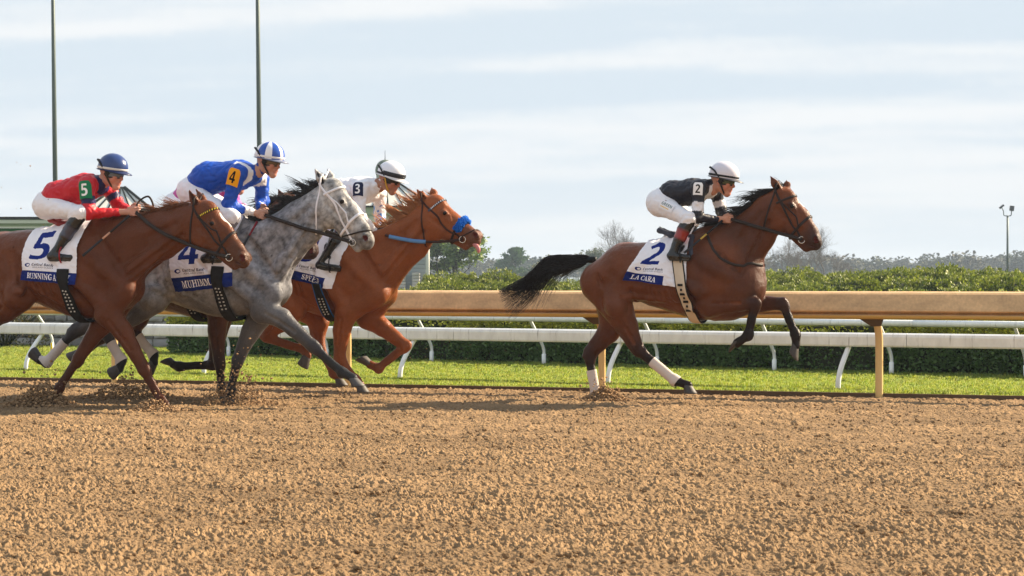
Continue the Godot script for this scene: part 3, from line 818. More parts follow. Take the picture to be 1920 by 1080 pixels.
func make_background() -> void:
	var rng := RandomNumberGenerator.new()
	rng.seed = 5
	leafy_tree("broadleaf_tree", "young broadleaf tree in open green leaf beyond the rail", far_at(846, 150), 4.3, 5.2, [Color(0.09, 0.15, 0.06), Color(0.32, 0.38, 0.17)], 17, 10500, 0.2)
	leafy_tree("broadleaf_tree", "small olive treetop above the black tail of the leading bay", far_at(1036, 330), 4.3, 6.0, [Color(0.11, 0.11, 0.05), Color(0.16, 0.15, 0.06)], 27, 2600, 0.3)
	leafy_tree("broadleaf_tree", "small dark treetop left of the leading bay's rump", far_at(1100, 330), 5.2, 5.0, [Color(0.06, 0.085, 0.04), Color(0.11, 0.12, 0.05)], 37, 3000, 0.3)
	pine_tree("pine tree with tiered blue green boughs standing apart on the skyline", far_at(966, 330), 4.9, 5.4, 7)
	pine_tree("squat dark pine half hidden by the taller pine", far_at(940, 360), 3.4, 4.0, 9)
	# bare trees: two kinds grown, the rest are copies
	var grown := []
	for k in 2:
		var r2 := RandomNumberGenerator.new()
		r2.seed = 41 + k * 9
		var st := begin()
		var ends := []
		limb(st, r2, Vector3(0, -0.2, 0), Vector3(0.02, 1, 0.03).normalized(), 3.4, 0.2, 6, ends, 0.62, 0.9)
		st.generate_normals()
		grown.append(st.commit())
	var bark := mat(Color(0.12, 0.1, 0.085), 0.9)
	var bare := [[1157, 330, 0.92, "bare tree with forked crown rising behind the leading bay's rump"], [1187, 340, 0.9, "slim bare tree beside the number cloth of the leading bay"], [1128, 350, 0.6, "low bare tree by the dark treetop"], [1441, 300, 0.62, "bare tree under the neck of the leading bay"], [1470, 330, 0.72, "bare tree below the bridle of the leading bay"], [1497, 310, 0.6, "bare tree under the muzzle of the leading bay"], [1524, 300, 0.66, "bare tree just before the nose of the leading bay"], [1545, 330, 0.86, "tallest bare tree in front of the leading bay's nose"], [1567, 340, 0.5, "last bare tree right of the leading bay's nose"], [1590, 350, 0.36, "low bare sapling right of the bare trees"]]
	for i in bare.size():
		var b: Array = bare[i]
		var o := thing("bare_tree", b[3], "tree", far_at(b[0], b[1]), rng.randf() * TAU, "bare spring trees on the skyline")
		put("branches", grown[i % 2], bark, o)
		var box: AABB = grown[i % 2].get_aabb()
		o.scale = Vector3.ONE * (b[2] * 10.2 / (box.position.y + box.size.y))
	# the far wood that closes the view
	var st := begin()
	var ends := []
	var r3 := RandomNumberGenerator.new()
	r3.seed = 3
	limb(st, r3, Vector3(0, 0, 0), Vector3.UP, 3.2, 0.2, 4, ends, 0.8, 0.5)
	var lf := leaf_mesh(0.45, 1.2)
	var la := lf.surface_get_arrays(0)
	for i in 260:
		var p: Vector3 = ends[r3.randi() % ends.size()] + Vector3(r3.randfn(), r3.randfn() * 0.8, r3.randfn()) * 0.7
		var b := random_turn(r3)
		for v: Vector3 in la[Mesh.ARRAY_VERTEX]:
			st.add_vertex(p + b * v)
	st.generate_normals()
	var tree := st.commit()
	var places := []
	var tints := []
	for i in 800:
		var d := rng.randf_range(560.0, 1000.0)
		var x := rng.randf_range(-0.16, 0.3) * d
		var k := rng.randf_range(0.5, 0.85) * (1.0 + 0.25 * smoothstep(0.14, 0.22, x / d))
		places.append(Transform3D(Basis(Vector3.UP, rng.randf() * TAU).scaled(Vector3(k * 1.15, k * 0.86, k * 1.15)), Vector3(x, -0.1, -d)))
		var y := rng.randf()
		tints.append(Color(lerpf(0.05, 0.13, y), lerpf(0.075, 0.12, y), lerpf(0.04, 0.085, y)))
	var wood := MultiMeshInstance3D.new()
	wood.name = "distant_wood"
	wood.multimesh = foliage(tree, places, tints)
	wood.material_override = painted(0.9, 0.1)
	add_child(wood)
	wood.set_meta("kind", "stuff")
	wood.set_meta("label", "hazy far wood along the horizon")
	wood.set_meta("category", "wood")
	make_poles()
	make_buildings(rng)


func make_poles() -> void:
	var steel := mat(Color(0.075, 0.095, 0.085), 0.45, 0.3)
	for p in [[102.5, 108.0, "leftmost of the two tall dark green poles above the red rider"], [486.0, 104.0, "tall dark green pole behind the blue rider's helmet"]]:
		var o := thing("tall_pole", p[2], "pole", far_at(p[0] + 4.0, p[1]), 0.0, "tall dark poles against the sky")
		var st := begin()
		tube(st, [Vector3.ZERO, Vector3(-0.1, 8.0, 0), Vector3(-0.22, 19.0, 0)], [0.125, 0.105, 0.07], 14)
		part("shaft", st, steel, o)
		var cap := SphereMesh.new()
		cap.radius = 0.1
		cap.height = 0.2
		put("finial", cap, steel, o).position = Vector3(-0.22, 19.05, 0)
	var lone := thing("lamp_pole", "distant curved lamp pole rising behind the leading bay's saddle", "street lamp", far_at(1248, 200.0))
	var sl := begin()
	tube(sl, curve([Vector3.ZERO, Vector3(0, 4.6, 0), Vector3(-0.08, 5.1, 0), Vector3(-0.32, 5.35, 0)], 4), [0.07], 8)
	part("shaft", sl, steel, lone)
	sl = begin()
	tube(sl, [Vector3(-0.3, 5.34, 0), Vector3(-0.55, 5.42, 0)], [0.08, 0.1], 8)
	part("lamp_head", sl, steel, lone)
	var d := 240.0
	var o := thing("floodlight_pole", "lone floodlight pole with two lamp heads above the yew bank", "street lamp", far_at(1889, d))
	var st := begin()
	var top := 1.1 + (520 - 404) / 4400.0 * d + 0.06
	tube(st, [Vector3.ZERO, Vector3(0, top, 0)], [0.13, 0.1], 10)
	part("shaft", st, steel, o)
	st = begin()
	tube(st, curve([Vector3(-0.62, top + 0.85, 0), Vector3(-0.42, top + 0.45, 0), Vector3(-0.36, top + 0.02, 0), Vector3(0, top - 0.04, 0), Vector3(0.36, top + 0.02, 0), Vector3(0.4, top + 0.5, 0)], 4), [0.05], 8)
	part("bracket", st, steel, o)
	for q in [[Vector3(-0.6, top + 0.9, 0), -0.9], [Vector3(0.44, top + 0.72, 0), -0.12]]:
		var b := begin()
		box_at(b, Vector3.ZERO, Vector3(0.09 if q[1] < -0.5 else 0.2, 0, 0), Vector3(0, 0.26, 0), Vector3(0, 0, 0.2))
		var lamp := part("lamp_head", b, mat(Color(0.05, 0.05, 0.055), 0.5), o)
		lamp.position = q[0]
		lamp.rotation.z = q[1]


func make_buildings(rng: RandomNumberGenerator) -> void:
	# the long green and cream stand on the far left
	var green := mat(Color(0.02, 0.13, 0.035), 0.6)
	var cream := mat(Color(0.5, 0.52, 0.43), 0.6)
	var sage := mat(Color(0.25, 0.3, 0.2), 0.6)
	var dark := mat(Color(0.02, 0.024, 0.022), 0.5)
	var d := 90.0
	var u := d / 4400.0
	var y := func(py: float) -> float: return 1.1 + (520.0 - py) * u
	var x := func(px: float) -> float: return (px - 960.0) * u
	var o := thing("tote_building", "long green infield building with cream gutter behind the red rider", "building", Vector3(x.call(100.0), -0.06, -d), 0.035)
	var slab := func(called: String, m: Material, x0: float, x1: float, y0: float, y1: float, z0: float, z1: float, parent: Node3D) -> MeshInstance3D:
		var st := SurfaceTool.new()
		st.begin(Mesh.PRIMITIVE_TRIANGLES)
		box_at(st, Vector3((x0 + x1) * 0.5, (y0 + y1) * 0.5, (z0 + z1) * 0.5), Vector3((x1 - x0) * 0.5, 0, 0), Vector3(0, (y1 - y0) * 0.5, 0), Vector3(0, 0, (z1 - z0) * 0.5))
		return part(called, st, m, parent)
	var h := func(py: float) -> float: return y.call(py) + 0.06
	slab.call("wall", green, -5.2, 2.2, 0.0, h.call(428.0), -6.0, -0.25, o)
	slab.call("trim", mat(Color(0.72, 0.72, 0.68), 0.6), -5.3, 2.3, h.call(428.0), h.call(424.0), -6.05, -0.02, o)
	slab.call("fascia", sage, -5.4, 2.4, h.call(424.0), h.call(411.0), -6.1, 0.04, o)
	slab.call("gutter", cream, -5.45, 2.45, h.call(419.0), h.call(413.0), 0.04, 0.14, o)
	slab.call("roof", dark, -5.5, 2.5, h.call(411.0), h.call(406.5), -6.2, 0.1, o)
	for i in 9:
		slab.call("door_panel", mat(Color(0.03, 0.17, 0.05), 0.5), -5.0 + i * 0.8, -4.3 + i * 0.8, 0.1, h.call(438.0), -0.25, -0.2, o)
	# a glazed hipped lantern and the domed pavilion: same kind of roof, pale panes between black ribs
	pavilion("glazed hipped roof pavilion with black ribs above the dark chestnut's mane", 226, 92.0, 352.0, 392.0, 58.0, false)
	pavilion("domed infield pavilion with ribbed hip roof behind the white rider", 722, 120.0, 335.0, 388.0, 82.0, true)
	# stone wall on the left with its stones laid one by one
	var wall := thing("stone_wall", "low grey stone wall behind the white rails at the left", "wall", trk(-19.6, 0, -31.75), -TURN)
	slab.call("mortar_core", mat(Color(0.2, 0.195, 0.185), 0.95), -3.6, 2.3, 0.0, 0.66, -0.3, -0.03, wall)
	var shapes := []
	for k in 6:
		shapes.append(stone_mesh(40 + k))
	var tones := []
	for k in 5:
		tones.append(mat(Color(0.27, 0.265, 0.26) * (0.75 + 0.13 * k), 0.9))
	var ty := 0.0
	for row in 5:
		var hgt: float = [0.15, 0.12, 0.14, 0.12, 0.13][row]
		var tx := -3.6 - rng.randf() * 0.2
		while tx < 2.25:
			var w := rng.randf_range(0.16, 0.42)
			var s := put("stone", shapes[rng.randi() % 6], tones[rng.randi() % 5], wall)
			s.position = Vector3(tx + w * 0.5, ty + hgt * 0.5, -0.05 + rng.randf_range(-0.012, 0.012))
			s.scale = Vector3(w * 0.5 - 0.007, hgt * 0.5 - 0.006, 0.06)
			tx += w
		ty += hgt
	var tx := -3.6
	while tx < 2.3:
		var s := put("coping_stone", shapes[rng.randi() % 6], tones[2 + rng.randi() % 3], wall)
		s.position = Vector3(tx + 0.26, 0.7, -0.16)
		s.scale = Vector3(0.255, 0.045, 0.2)
		tx += 0.525
	# a yellow marker stake in the grass
	var stake := thing("marker_stake", "thin yellow marker stake in the grass before the wall", "stake", trk(-17.75, 0, -27.75))
	slab.call("shaft", mat(Color(0.75, 0.52, 0.02), 0.5), -0.011, 0.011, -0.05, 0.2, -0.011, 0.011, stake)


func stone_mesh(seed_: int) -> ArrayMesh:
	var st := begin()
	var n := FastNoiseLite.new()
	n.seed = seed_
	n.frequency = 0.8
	for f in 6:
		var b: Basis = [Basis(), Basis(Vector3.UP, PI / 2), Basis(Vector3.UP, PI), Basis(Vector3.UP, -PI / 2), Basis(Vector3.RIGHT, PI / 2), Basis(Vector3.RIGHT, -PI / 2)][f]
		for i in 2:
			for k in 2:
				var q := []
				for c in [[0, 0], [0, 1], [1, 1], [1, 0]]:
					var p: Vector3 = b * Vector3(-1.0 + i + c[0], -1.0 + k + c[1], 1.0)
					var r := p.normalized() * 1.15
					p = p.lerp(r, 0.28) * (1.0 + 0.12 * n.get_noise_3dv(p))
					q.append(p)
				for v in [0, 1, 2, 0, 2, 3]:
					st.add_vertex(q[v])
	st.generate_normals()
	return st.commit()


func pavilion(label: String, px: float, d: float, peak: float, eave: float, half: float, domed: bool) -> void:
	var u := d / 4400.0
	var o := thing("pavilion", label, "building", Vector3((px - 960.0) * u, -0.06, -d), 0.12)
	var top := 1.16 + (520.0 - peak) * u
	var low := 1.16 + (520.0 - eave) * u
	var w := half * u
	var flat := 0.14 * w
	var pane := mat(Color(0.55, 0.57, 0.53), 0.35)
	var rib := mat(Color(0.012, 0.016, 0.014), 0.5)
	for side in 4:
		var b := Basis(Vector3.UP, PI / 2 * side)
		var n := 6
		for i in n:
			var a0 := lerpf(-1.0, 1.0, float(i) / n)
			var a1 := lerpf(-1.0, 1.0, float(i + 1) / n)
			var st := SurfaceTool.new()
			st.begin(Mesh.PRIMITIVE_TRIANGLES)
			st.set_smooth_group(-1)
			var q := [b * Vector3(a0 * w, low, w), b * Vector3(a1 * w, low, w), b * Vector3(a1 * flat, top, flat), b * Vector3(a0 * flat, top, flat)]
			for lay in [Vector3.ZERO, Vector3(0, -0.03, 0)]:
				for v in ([0, 2, 1, 0, 3, 2] if lay == Vector3.ZERO else [0, 1, 2, 0, 2, 3]):
					st.add_vertex(q[v] + lay)
			part("roof_pane", st, pane, o)
		for i in n + 1:
			var a := lerpf(-1.0, 1.0, float(i) / n)
			if i == n:
				continue
			var st := begin()
			tube(st, [b * Vector3(a * w * 1.02, low - 0.02, w * 1.02), b * Vector3(a * flat, top + 0.02, flat)], [0.035 if i else 0.06], 5)
			part("roof_rib", st, rib, o)
	var slab := func(called: String, m: Material, hw: float, y0: float, y1: float) -> void:
		var st := SurfaceTool.new()
		st.begin(Mesh.PRIMITIVE_TRIANGLES)
		box_at(st, Vector3(0, (y0 + y1) * 0.5, 0), Vector3(hw, 0, 0), Vector3(0, (y1 - y0) * 0.5, 0), Vector3(0, 0, hw))
		part(called, st, m, o)
	slab.call("eave_edge", rib, w * 1.03, low - 0.09, low - 0.01)
	slab.call("fascia", mat(Color(0.3, 0.35, 0.24), 0.6), w * 0.99, low - 0.5, low - 0.09)
	slab.call("frieze", mat(Color(0.5, 0.53, 0.43), 0.6), w * 0.95, low - 0.85, low - 0.5)
	slab.call("wall", mat(Color(0.32, 0.36, 0.33), 0.6), w * (0.5 if domed else 0.8), 0.0, low - 0.85)
	for i in 4:
		var st := begin()
		var c: Vector3 = [Vector3(1, 0, 1), Vector3(-1, 0, 1), Vector3(1, 0, -1), Vector3(-1, 0, -1)][i] * w * 0.9
		tube(st, [c, c + Vector3(0, low - 0.85, 0)], [0.1], 10)
		part("column", st, mat(Color(0.6, 0.6, 0.56), 0.6), o)
	if domed:
		slab.call("drum", mat(Color(0.32, 0.35, 0.3), 0.6), 0.42, top - 0.1, top + 0.25)
		var dm := SphereMesh.new()
		dm.radius = 0.5
		dm.height = 1.1
		put("dome", dm, mat(Color(0.12, 0.15, 0.115), 0.45, 0.2), o).position = Vector3(0, top + 0.42, 0)
		var st := begin()
		tube(st, [Vector3(0, top + 0.9, 0), Vector3(0, top + 1.45, 0)], [0.022, 0.008], 6)
		part("spire", st, rib, o)
		# the pale annex and its stone piers at the foot
		slab.call("plinth", mat(Color(0.4, 0.39, 0.36), 0.8), w * 0.9, 0.0, 0.5)
		var annex := thing("annex_house", "pale sided annex with rough stone piers right of the chestnut's chest", "building", Vector3((772.0 - 960.0) * u, -0.06, -d + 0.6))
		for i in 11:
			var b := SurfaceTool.new()
			b.begin(Mesh.PRIMITIVE_TRIANGLES)
			box_at(b, Vector3(0, 0.1 + i * 0.2, 0), Vector3(0.78, 0, 0), Vector3(0, 0.093, 0), Vector3(0, 0.02, 0.5))
			part("siding_board", b, mat(Color(0.27, 0.3, 0.32), 0.6), annex)
		for k in 2:
			for i in 9:
				var s := put("pier_stone", stone_mesh(80 + (i + k) % 4), mat(Color(0.5, 0.48, 0.45) * (0.8 + 0.2 * fposmod(i * 0.37 + k * 0.5, 1.0)), 0.9), annex)
				s.position = Vector3(-0.45 + k * 0.72, 0.08 + i * 0.155, 0.72)
				s.scale = Vector3(0.2, 0.074, 0.16)


# ---------------------------------------------------------------- the field of horses
func make_team() -> void:
	hair_map = noise_map(0.05, 4, 71, false)
	var bay := {"body": Color(0.14, 0.046, 0.02), "shoulder": Color(0.085, 0.031, 0.016), "legs": Color(0.018, 0.012, 0.011), "hind": Color(0.018, 0.012, 0.011), "muzzle": Color(0.045, 0.026, 0.022), "hair": Color(0.011, 0.009, 0.009), "hoof": Color(0.045, 0.036, 0.03), "knee": 0.85, "hock": 0.9, "dapple": 0.0, "star": 0.75, "blaze": 0.1, "wraps": ["hn", "hf"], "wrap": Color(0.62, 0.53, 0.47), "wrap_from": 0.36,
		"mane": {"count": 520, "lift": 0.75, "sag": 0.35, "length": 0.19, "back": 1.0, "side": 0.4, "seed": 1.0}}
	var liver := bay.duplicate()
	liver.merge({"body": Color(0.13, 0.042, 0.017), "shoulder": Color(0.105, 0.034, 0.015), "legs": Color(0.07, 0.024, 0.012), "hind": Color(0.03, 0.016, 0.013), "muzzle": Color(0.09, 0.042, 0.026), "hair": Color(0.16, 0.058, 0.022), "knee": 0.75, "star": 1.3, "blaze": 0.16, "wraps": [], "mane": {"count": 480, "lift": 0.45, "sag": 0.2, "length": 0.15, "back": 1.0, "side": 0.6, "seed": 2.0}}, true)
	var grey := bay.duplicate()
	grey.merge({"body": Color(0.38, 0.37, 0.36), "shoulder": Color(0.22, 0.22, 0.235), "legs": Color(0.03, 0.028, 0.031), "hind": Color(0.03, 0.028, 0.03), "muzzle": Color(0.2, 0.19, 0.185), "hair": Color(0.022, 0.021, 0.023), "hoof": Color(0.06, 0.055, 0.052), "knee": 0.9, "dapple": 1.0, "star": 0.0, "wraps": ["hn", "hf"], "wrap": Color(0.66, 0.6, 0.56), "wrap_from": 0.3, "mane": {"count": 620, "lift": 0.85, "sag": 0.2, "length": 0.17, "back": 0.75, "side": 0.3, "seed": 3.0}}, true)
	var chestnut := bay.duplicate()
	chestnut.merge({"body": Color(0.26, 0.078, 0.026), "shoulder": Color(0.22, 0.068, 0.024), "legs": Color(0.18, 0.056, 0.022), "hind": Color(0.18, 0.056, 0.022), "muzzle": Color(0.13, 0.062, 0.042), "hair": Color(0.36, 0.14, 0.05), "hoof": Color(0.06, 0.05, 0.042), "knee": 0.4, "hock": 0.4, "star": 0.0, "wraps": [], "mane": {"count": 560, "lift": 1.35, "sag": 0.25, "length": 0.15, "back": 0.45, "side": 0.5, "seed": 4.0}}, true)
	var brown := bay.duplicate()
	brown.merge({"body": Color(0.105, 0.042, 0.022), "shoulder": Color(0.09, 0.036, 0.02), "legs": Color(0.022, 0.013, 0.011), "wraps": ["hn"], "wrap": Color(0.6, 0.5, 0.4), "wrap_from": 0.2, "star": 0.0}, true)
	var black := Color(0.02, 0.017, 0.016)
	var gear := {"leather": Color(0.03, 0.022, 0.018), "head": Color(0.028, 0.02, 0.018), "brow": Color(0.028, 0.02, 0.018), "nose": Color(0.028, 0.02, 0.018), "stud": Color(0.6, 0.5, 0.05), "breast": false, "girth": Color(0.016, 0.015, 0.015), "girth_edge": Color(0.012, 0.012, 0.012), "saddle": black, "stirrup": black, "iron": Color(0.03, 0.03, 0.032), "slack": 0.0}
	var spec := {
		2: {"coat": bay, "h": HORSE_2, "r": RIDER_2, "c": CLOTH_2, "at": SPOT_2, "pitch": -9.0, "yaw": -2.0, "skin": Color(0.5, 0.24, 0.16), "gear": {"breast": true, "girth": Color(0.56, 0.46, 0.34), "girth_edge": Color(0.02, 0.017, 0.015), "saddle": Color(0.05, 0.055, 0.075), "cloth": cloth_print("2", "LA CARA", 0.62, 0.05, Vector2(0.29, 0.885), 0.42)},
			"horse": "leading bay racehorse with black tail and pale hind bandages, number 2", "person": "rider in black jacket with white sleeve hoops and pearl helmet on the leading bay", "whip": "black whip with yellow grip held by the leading rider"},
		5: {"coat": liver, "h": HORSE_5, "r": RIDER_5, "c": CLOTH_5, "at": SPOT_5, "pitch": -8.0, "yaw": -4.0, "skin": Color(0.52, 0.26, 0.19), "gear": {"slack": 0.06, "brow": Color(0.03, 0.025, 0.02), "stud": Color(0.75, 0.55, 0.04), "saddle": Color(0.22, 0.03, 0.03), "iron": Color(0.35, 0.02, 0.03), "cloth": cloth_print("5", "RUNNING AWAY", 1.0, 0.03, Vector2(0.52, 0.885), 0.78)},
			"horse": "dark chestnut racehorse nearest the camera at the left, number 5", "person": "rider in red jacket with green number 5 badge and navy helmet", "whip": "black whip with pale band held by the red rider"},
		4: {"coat": grey, "h": HORSE_4, "r": RIDER_4, "c": CLOTH_4, "at": SPOT_4, "pitch": -8.0, "yaw": -5.0, "skin": Color(0.45, 0.24, 0.17), "gear": {"head": Color(0.75, 0.74, 0.77), "brow": Color(0.75, 0.74, 0.77), "nose": Color(0.75, 0.74, 0.77), "cloth": cloth_print("4", "MUHIMMA", 1.0, -0.03, Vector2(0.45, 0.875), 0.58)},
			"horse": "dappled grey racehorse with white bridle and black mane, number 4", "person": "rider in royal blue jacket with yellow number 4 badge and striped helmet", "whip": "dark red whip held by the blue rider"},
		3: {"coat": chestnut, "h": HORSE_3, "r": RIDER_3, "c": CLOTH_3, "at": SPOT_3, "pitch": -15.0, "yaw": -4.0, "skin": Color(0.33, 0.16, 0.1), "gear": {"head": Color(0.045, 0.02, 0.014), "leather": Color(0.04, 0.02, 0.015), "brow": Color(0.05, 0.06, 0.09), "stud": Color(0.7, 0.7, 0.72), "slack": 0.05, "girth_edge": Color(0.03, 0.13, 0.4), "cloth": cloth_print("3", "SPEED", 0.82, 0.07, Vector2(0.5, 0.885), 0.42)},
			"horse": "bright chestnut racehorse with blue fleece noseband and tongue out", "person": "rider in white jacket with navy number 3 badge and white helmet", "whip": ""},
		1: {"coat": brown, "h": HORSE_1, "r": RIDER_1, "c": CLOTH_1, "at": SPOT_1, "pitch": -8.0, "yaw": 0.0, "skin": Color(0.48, 0.25, 0.18), "gear": {"cloth": cloth_print("1", "", 1.0, 0.0, Vector2(0.5, 0.88), 0.4)},
			"horse": "dark brown racehorse mostly hidden behind the grey", "person": "rider in pink jacket hidden behind the blue rider", "whip": ""},
	}
	var blue := Color(0.006, 0.07, 0.42)
	var white := Color(0.76, 0.75, 0.78)
	var navy := Color(0.012, 0.02, 0.09)
	var wear := {
		2: {"silk": Color(0.014, 0.015, 0.02), "collar": Color(0.016, 0.016, 0.02), "upper": Color(0.014, 0.015, 0.02), "lower": Color(0.014, 0.015, 0.024), "loose": 0.0, "legs": white, "boot_top": Color(0.012, 0.012, 0.014), "boot_band": Color(0.25, 0.02, 0.018), "cap": func(_a, _h): return Color(0.62, 0.6, 0.66), "brim": Color(0.1, 0.1, 0.11), "band": Color(0.02, 0.02, 0.022), "chin": Color(0.03, 0.025, 0.022), "lens": Color(0.09, 0.11, 0.07), "badge": badge_print("2", Color(0.9, 0.9, 0.9), Color(0.03, 0.03, 0.03)), "badge_dir": Vector3(0.15, 0.25, 1).normalized(), "badge_size": 0.085, "badge_at": 0.03, "print": words_print([["GREEN", "Droid Sans", Vector2(128, 42), Vector2(190, 44), Color(0.03, 0.3, 0.28)], ["------", "Droid Sans", Vector2(110, 92), Vector2(150, 16), Color(0.85, 0.7, 0.3)]], Color(0.89, 0.885, 0.9), 256, 128)},
		5: {"silk": Color(0.5, 0.012, 0.026), "collar": navy, "upper": Color(0.5, 0.012, 0.026), "lower": Color(0.54, 0.012, 0.022), "loose": 0.012, "legs": white, "boot_top": Color(0.012, 0.012, 0.014), "boot_band": Color(0.045, 0.045, 0.07), "cap": func(_a, _h): return Color(0.02, 0.045, 0.16), "brim": Color(0.02, 0.03, 0.09), "band": Color(0.6, 0.58, 0.55), "chin": Color(0.05, 0.035, 0.02), "lens": Color(0.16, 0.2, 0.26), "badge": badge_print("5", Color(0.1, 0.45, 0.3), Color(0.92, 0.92, 0.92)), "badge_dir": Vector3(0.1, 0.3, 1).normalized(), "badge_size": 0.115, "badge_at": 0.07},
		4: {"silk": blue, "collar": blue * 0.7, "upper": blue, "lower": blue, "loose": 0.022, "legs": white, "boot_top": Color(0.2, 0.2, 0.24), "boot_band": Color(0.012, 0.012, 0.014), "cap": func(a, _h): return white if absf(fposmod(a + 0.35, 1.0472) - 0.52) < 0.2 else Color(0.012, 0.07, 0.36), "brim": Color(0.16, 0.18, 0.26), "band": Color(0.7, 0.69, 0.7), "chin": Color(0.02, 0.02, 0.02), "lens": Color(0.16, 0.12, 0.08), "badge": badge_print("4", Color(0.92, 0.62, 0.08), Color(0.03, 0.03, 0.03)), "badge_dir": Vector3(0.1, 0.3, 1).normalized(), "badge_size": 0.115, "badge_at": 0.06},
		3: {"silk": white, "collar": white, "upper": white, "lower": white, "loose": 0.012, "legs": white, "boot_top": Color(0.03, 0.04, 0.055), "boot_band": Color(0.03, 0.045, 0.06), "cap": func(_a, _h): return Color(0.74, 0.74, 0.78), "brim": Color(0.6, 0.6, 0.62), "band": Color(0.03, 0.03, 0.035), "chin": Color(0.55, 0.3, 0.03), "lens": Color(0.04, 0.035, 0.03), "spare": true, "badge": badge_print("3", Color(0.1, 0.13, 0.24), Color(0.92, 0.92, 0.92)), "badge_dir": Vector3(0.05, 0.45, 1).normalized(), "badge_size": 0.1, "badge_at": 0.03},
		1: {"silk": Color(0.5, 0.08, 0.32), "collar": Color(0.5, 0.08, 0.32), "upper": Color(0.5, 0.08, 0.32), "lower": Color(0.6, 0.2, 0.42), "loose": 0.01, "legs": white, "boot_top": black, "boot_band": black, "cap": func(_a, _h): return Color(0.5, 0.08, 0.32), "brim": Color(0.3, 0.05, 0.2), "band": Color(0.3, 0.05, 0.2), "chin": black, "lens": Color(0.05, 0.05, 0.05)},
	}
	for k: int in spec:
		var s: Dictionary = spec[k]
		s.j = joints(s.h)
		s.rj = joints(s.r)
		s.cl = joints(s.c)
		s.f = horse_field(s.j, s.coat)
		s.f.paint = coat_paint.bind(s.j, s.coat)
		chore("horse_%d" % k, s.f, 0.0112 if k != 1 else 0.016)
		chore("saddle_%d" % k, saddle_field(s.j), 0.012)
		s.hd = head_frame(s.rj, s.pitch, s.yaw)
		var bf := body_fields(s.rj, s.hd, s.skin)
		chore("body_%d" % k, bf[0], 0.014)
		chore("head_%d" % k, bf[1], 0.0055)
		chore("hand_n_%d" % k, hand_field(s.rj.wr_n, s.rj.hd_n, 1.0, s.skin if k != 3 else Color(0.02, 0.02, 0.022)), 0.004)
		chore("hand_f_%d" % k, hand_field(s.rj.wr_f, s.rj.hd_f, -1.0, s.skin if k != 3 else Color(0.02, 0.02, 0.022)), 0.005)
		s.jf = jacket_field(s.rj, wear[k], wear[k].loose)
		s.jf.paint = silk_paint.bind(k, s.rj)
		chore("jacket_%d" % k, s.jf, 0.0095)
		s.bf = breeches_field(s.rj, wear[k].legs)
		chore("breeches_%d" % k, s.bf, 0.0105)
		chore("boots_%d" % k, boots_field(s.rj, wear[k]), 0.009)
	run_chores()
	for k: int in spec:
		var s: Dictionary = spec[k]
		var tack := gear.duplicate()
		tack.merge(s.gear, true)
		for q in ["hand", "toe", "heel"]:
			for t in ["n", "f"]:
				tack[q + "_" + t] = s.rj[("hd" if q == "hand" else q) + "_" + t]
		var o := thing("racehorse", s.horse, "horse", s.at, -TURN, "racehorses galloping on the dirt")
		make_horse(k, s.j, s.cl, s.f, o, s.coat, tack)
		var p := thing("person", s.person, "person", s.at, -TURN, "riders crouched over their horses")
		make_rider(k, s.rj, s.hd, s.jf, s.bf, p, wear[k])
		if s.whip:
			var w := thing("riding_whip", s.whip, "whip", s.at, -TURN, "riding whips")
			var a: Vector3 = s.rj.whip0
			var b: Vector3 = s.rj.whip1
			var st := begin()
			tube(st, [a, a.lerp(b, 0.42)], [0.011, 0.009], 8)
			part("handle", st, mat(Color(0.02, 0.02, 0.022) if k != 4 else Color(0.2, 0.02, 0.03), 0.5), w)
			st = begin()
			tube(st, [a.lerp(b, 0.42), a.lerp(b, 0.58)], [0.0085, 0.0085], 8)
			part("band", st, mat([Color(0.5, 0.36, 0.08), Color(0.55, 0.3, 0.2), Color(0.2, 0.02, 0.03)][[2, 5, 4].find(k)], 0.5), w)
			st = begin()
			tube(st, [a.lerp(b, 0.58), a.lerp(b, 0.85), b], [0.0085, 0.0105, 0.012], 8)
			part("popper", st, mat(Color(0.03, 0.032, 0.036), 0.6), w)


func silk_paint(p: Vector3, _n: Vector3, c: Color, k: int, j: Dictionary) -> Color:
	var near := p.distance_squared_to(j.sh_n.lerp(j.elb_n, 0.5)) < p.distance_squared_to(j.sh_f.lerp(j.elb_f, 0.5))
	var a: Vector3 = j.sh_n if near else j.sh_f
	var e: Vector3 = j.elb_n if near else j.elb_f
	var ax := e - a
	var t := (p - a).dot(ax) / ax.length_squared()
	var off := (p - a - ax * t).length()
	var white := Color(0.72, 0.71, 0.74)
	var arm := off < 0.105
	match k:
		2:
			if arm and t > 0.5 and t < 0.8:
				return white
			if (p - j.chest).dot(Vector3(0.7, -0.75, 0)) > 0.085 and absf(p.z) < 0.09 and not arm and p.distance_to(j.chest) < 0.22 and p.distance_to(j.wr_n) > 0.16:
				return white
		5:
			var navy := Color(0.014, 0.016, 0.075)
			if arm and t > 0.42 and t < 0.7:
				return navy
			if (p - j.neck).length() < 0.1 and p.x > j.neck.x - 0.06:
				return navy
		4:
			# the white scarf that hangs over both shoulders
			var q: Vector3 = p - j.neck
			if absf(absf(p.z) - 0.105) < 0.034 and q.x < 0.16 and q.x > -0.16 and not (arm and t > 0.35):
				return white
			if (p - j.wr_n).length() < 0.09 and fposmod((p - j.wr_n).length() * 40.0, 1.0) < 0.5:
				return white
		3:
			if absf((p - j.waist).dot((j.chest - j.waist).normalized()) - 0.03 + 0.03 * sin(p.z * 18.0)) < 0.008 and p.y < j.waist.y + 0.02:
				return Color(0.02, 0.03, 0.14)
			if near == false and t > 0.6 and off < 0.1 and fine.get_noise_3d(p.x * 0.3, p.y * 0.3, p.z * 0.3) > 0.12:
				return Color(0.03, 0.2, 0.6)
	return c


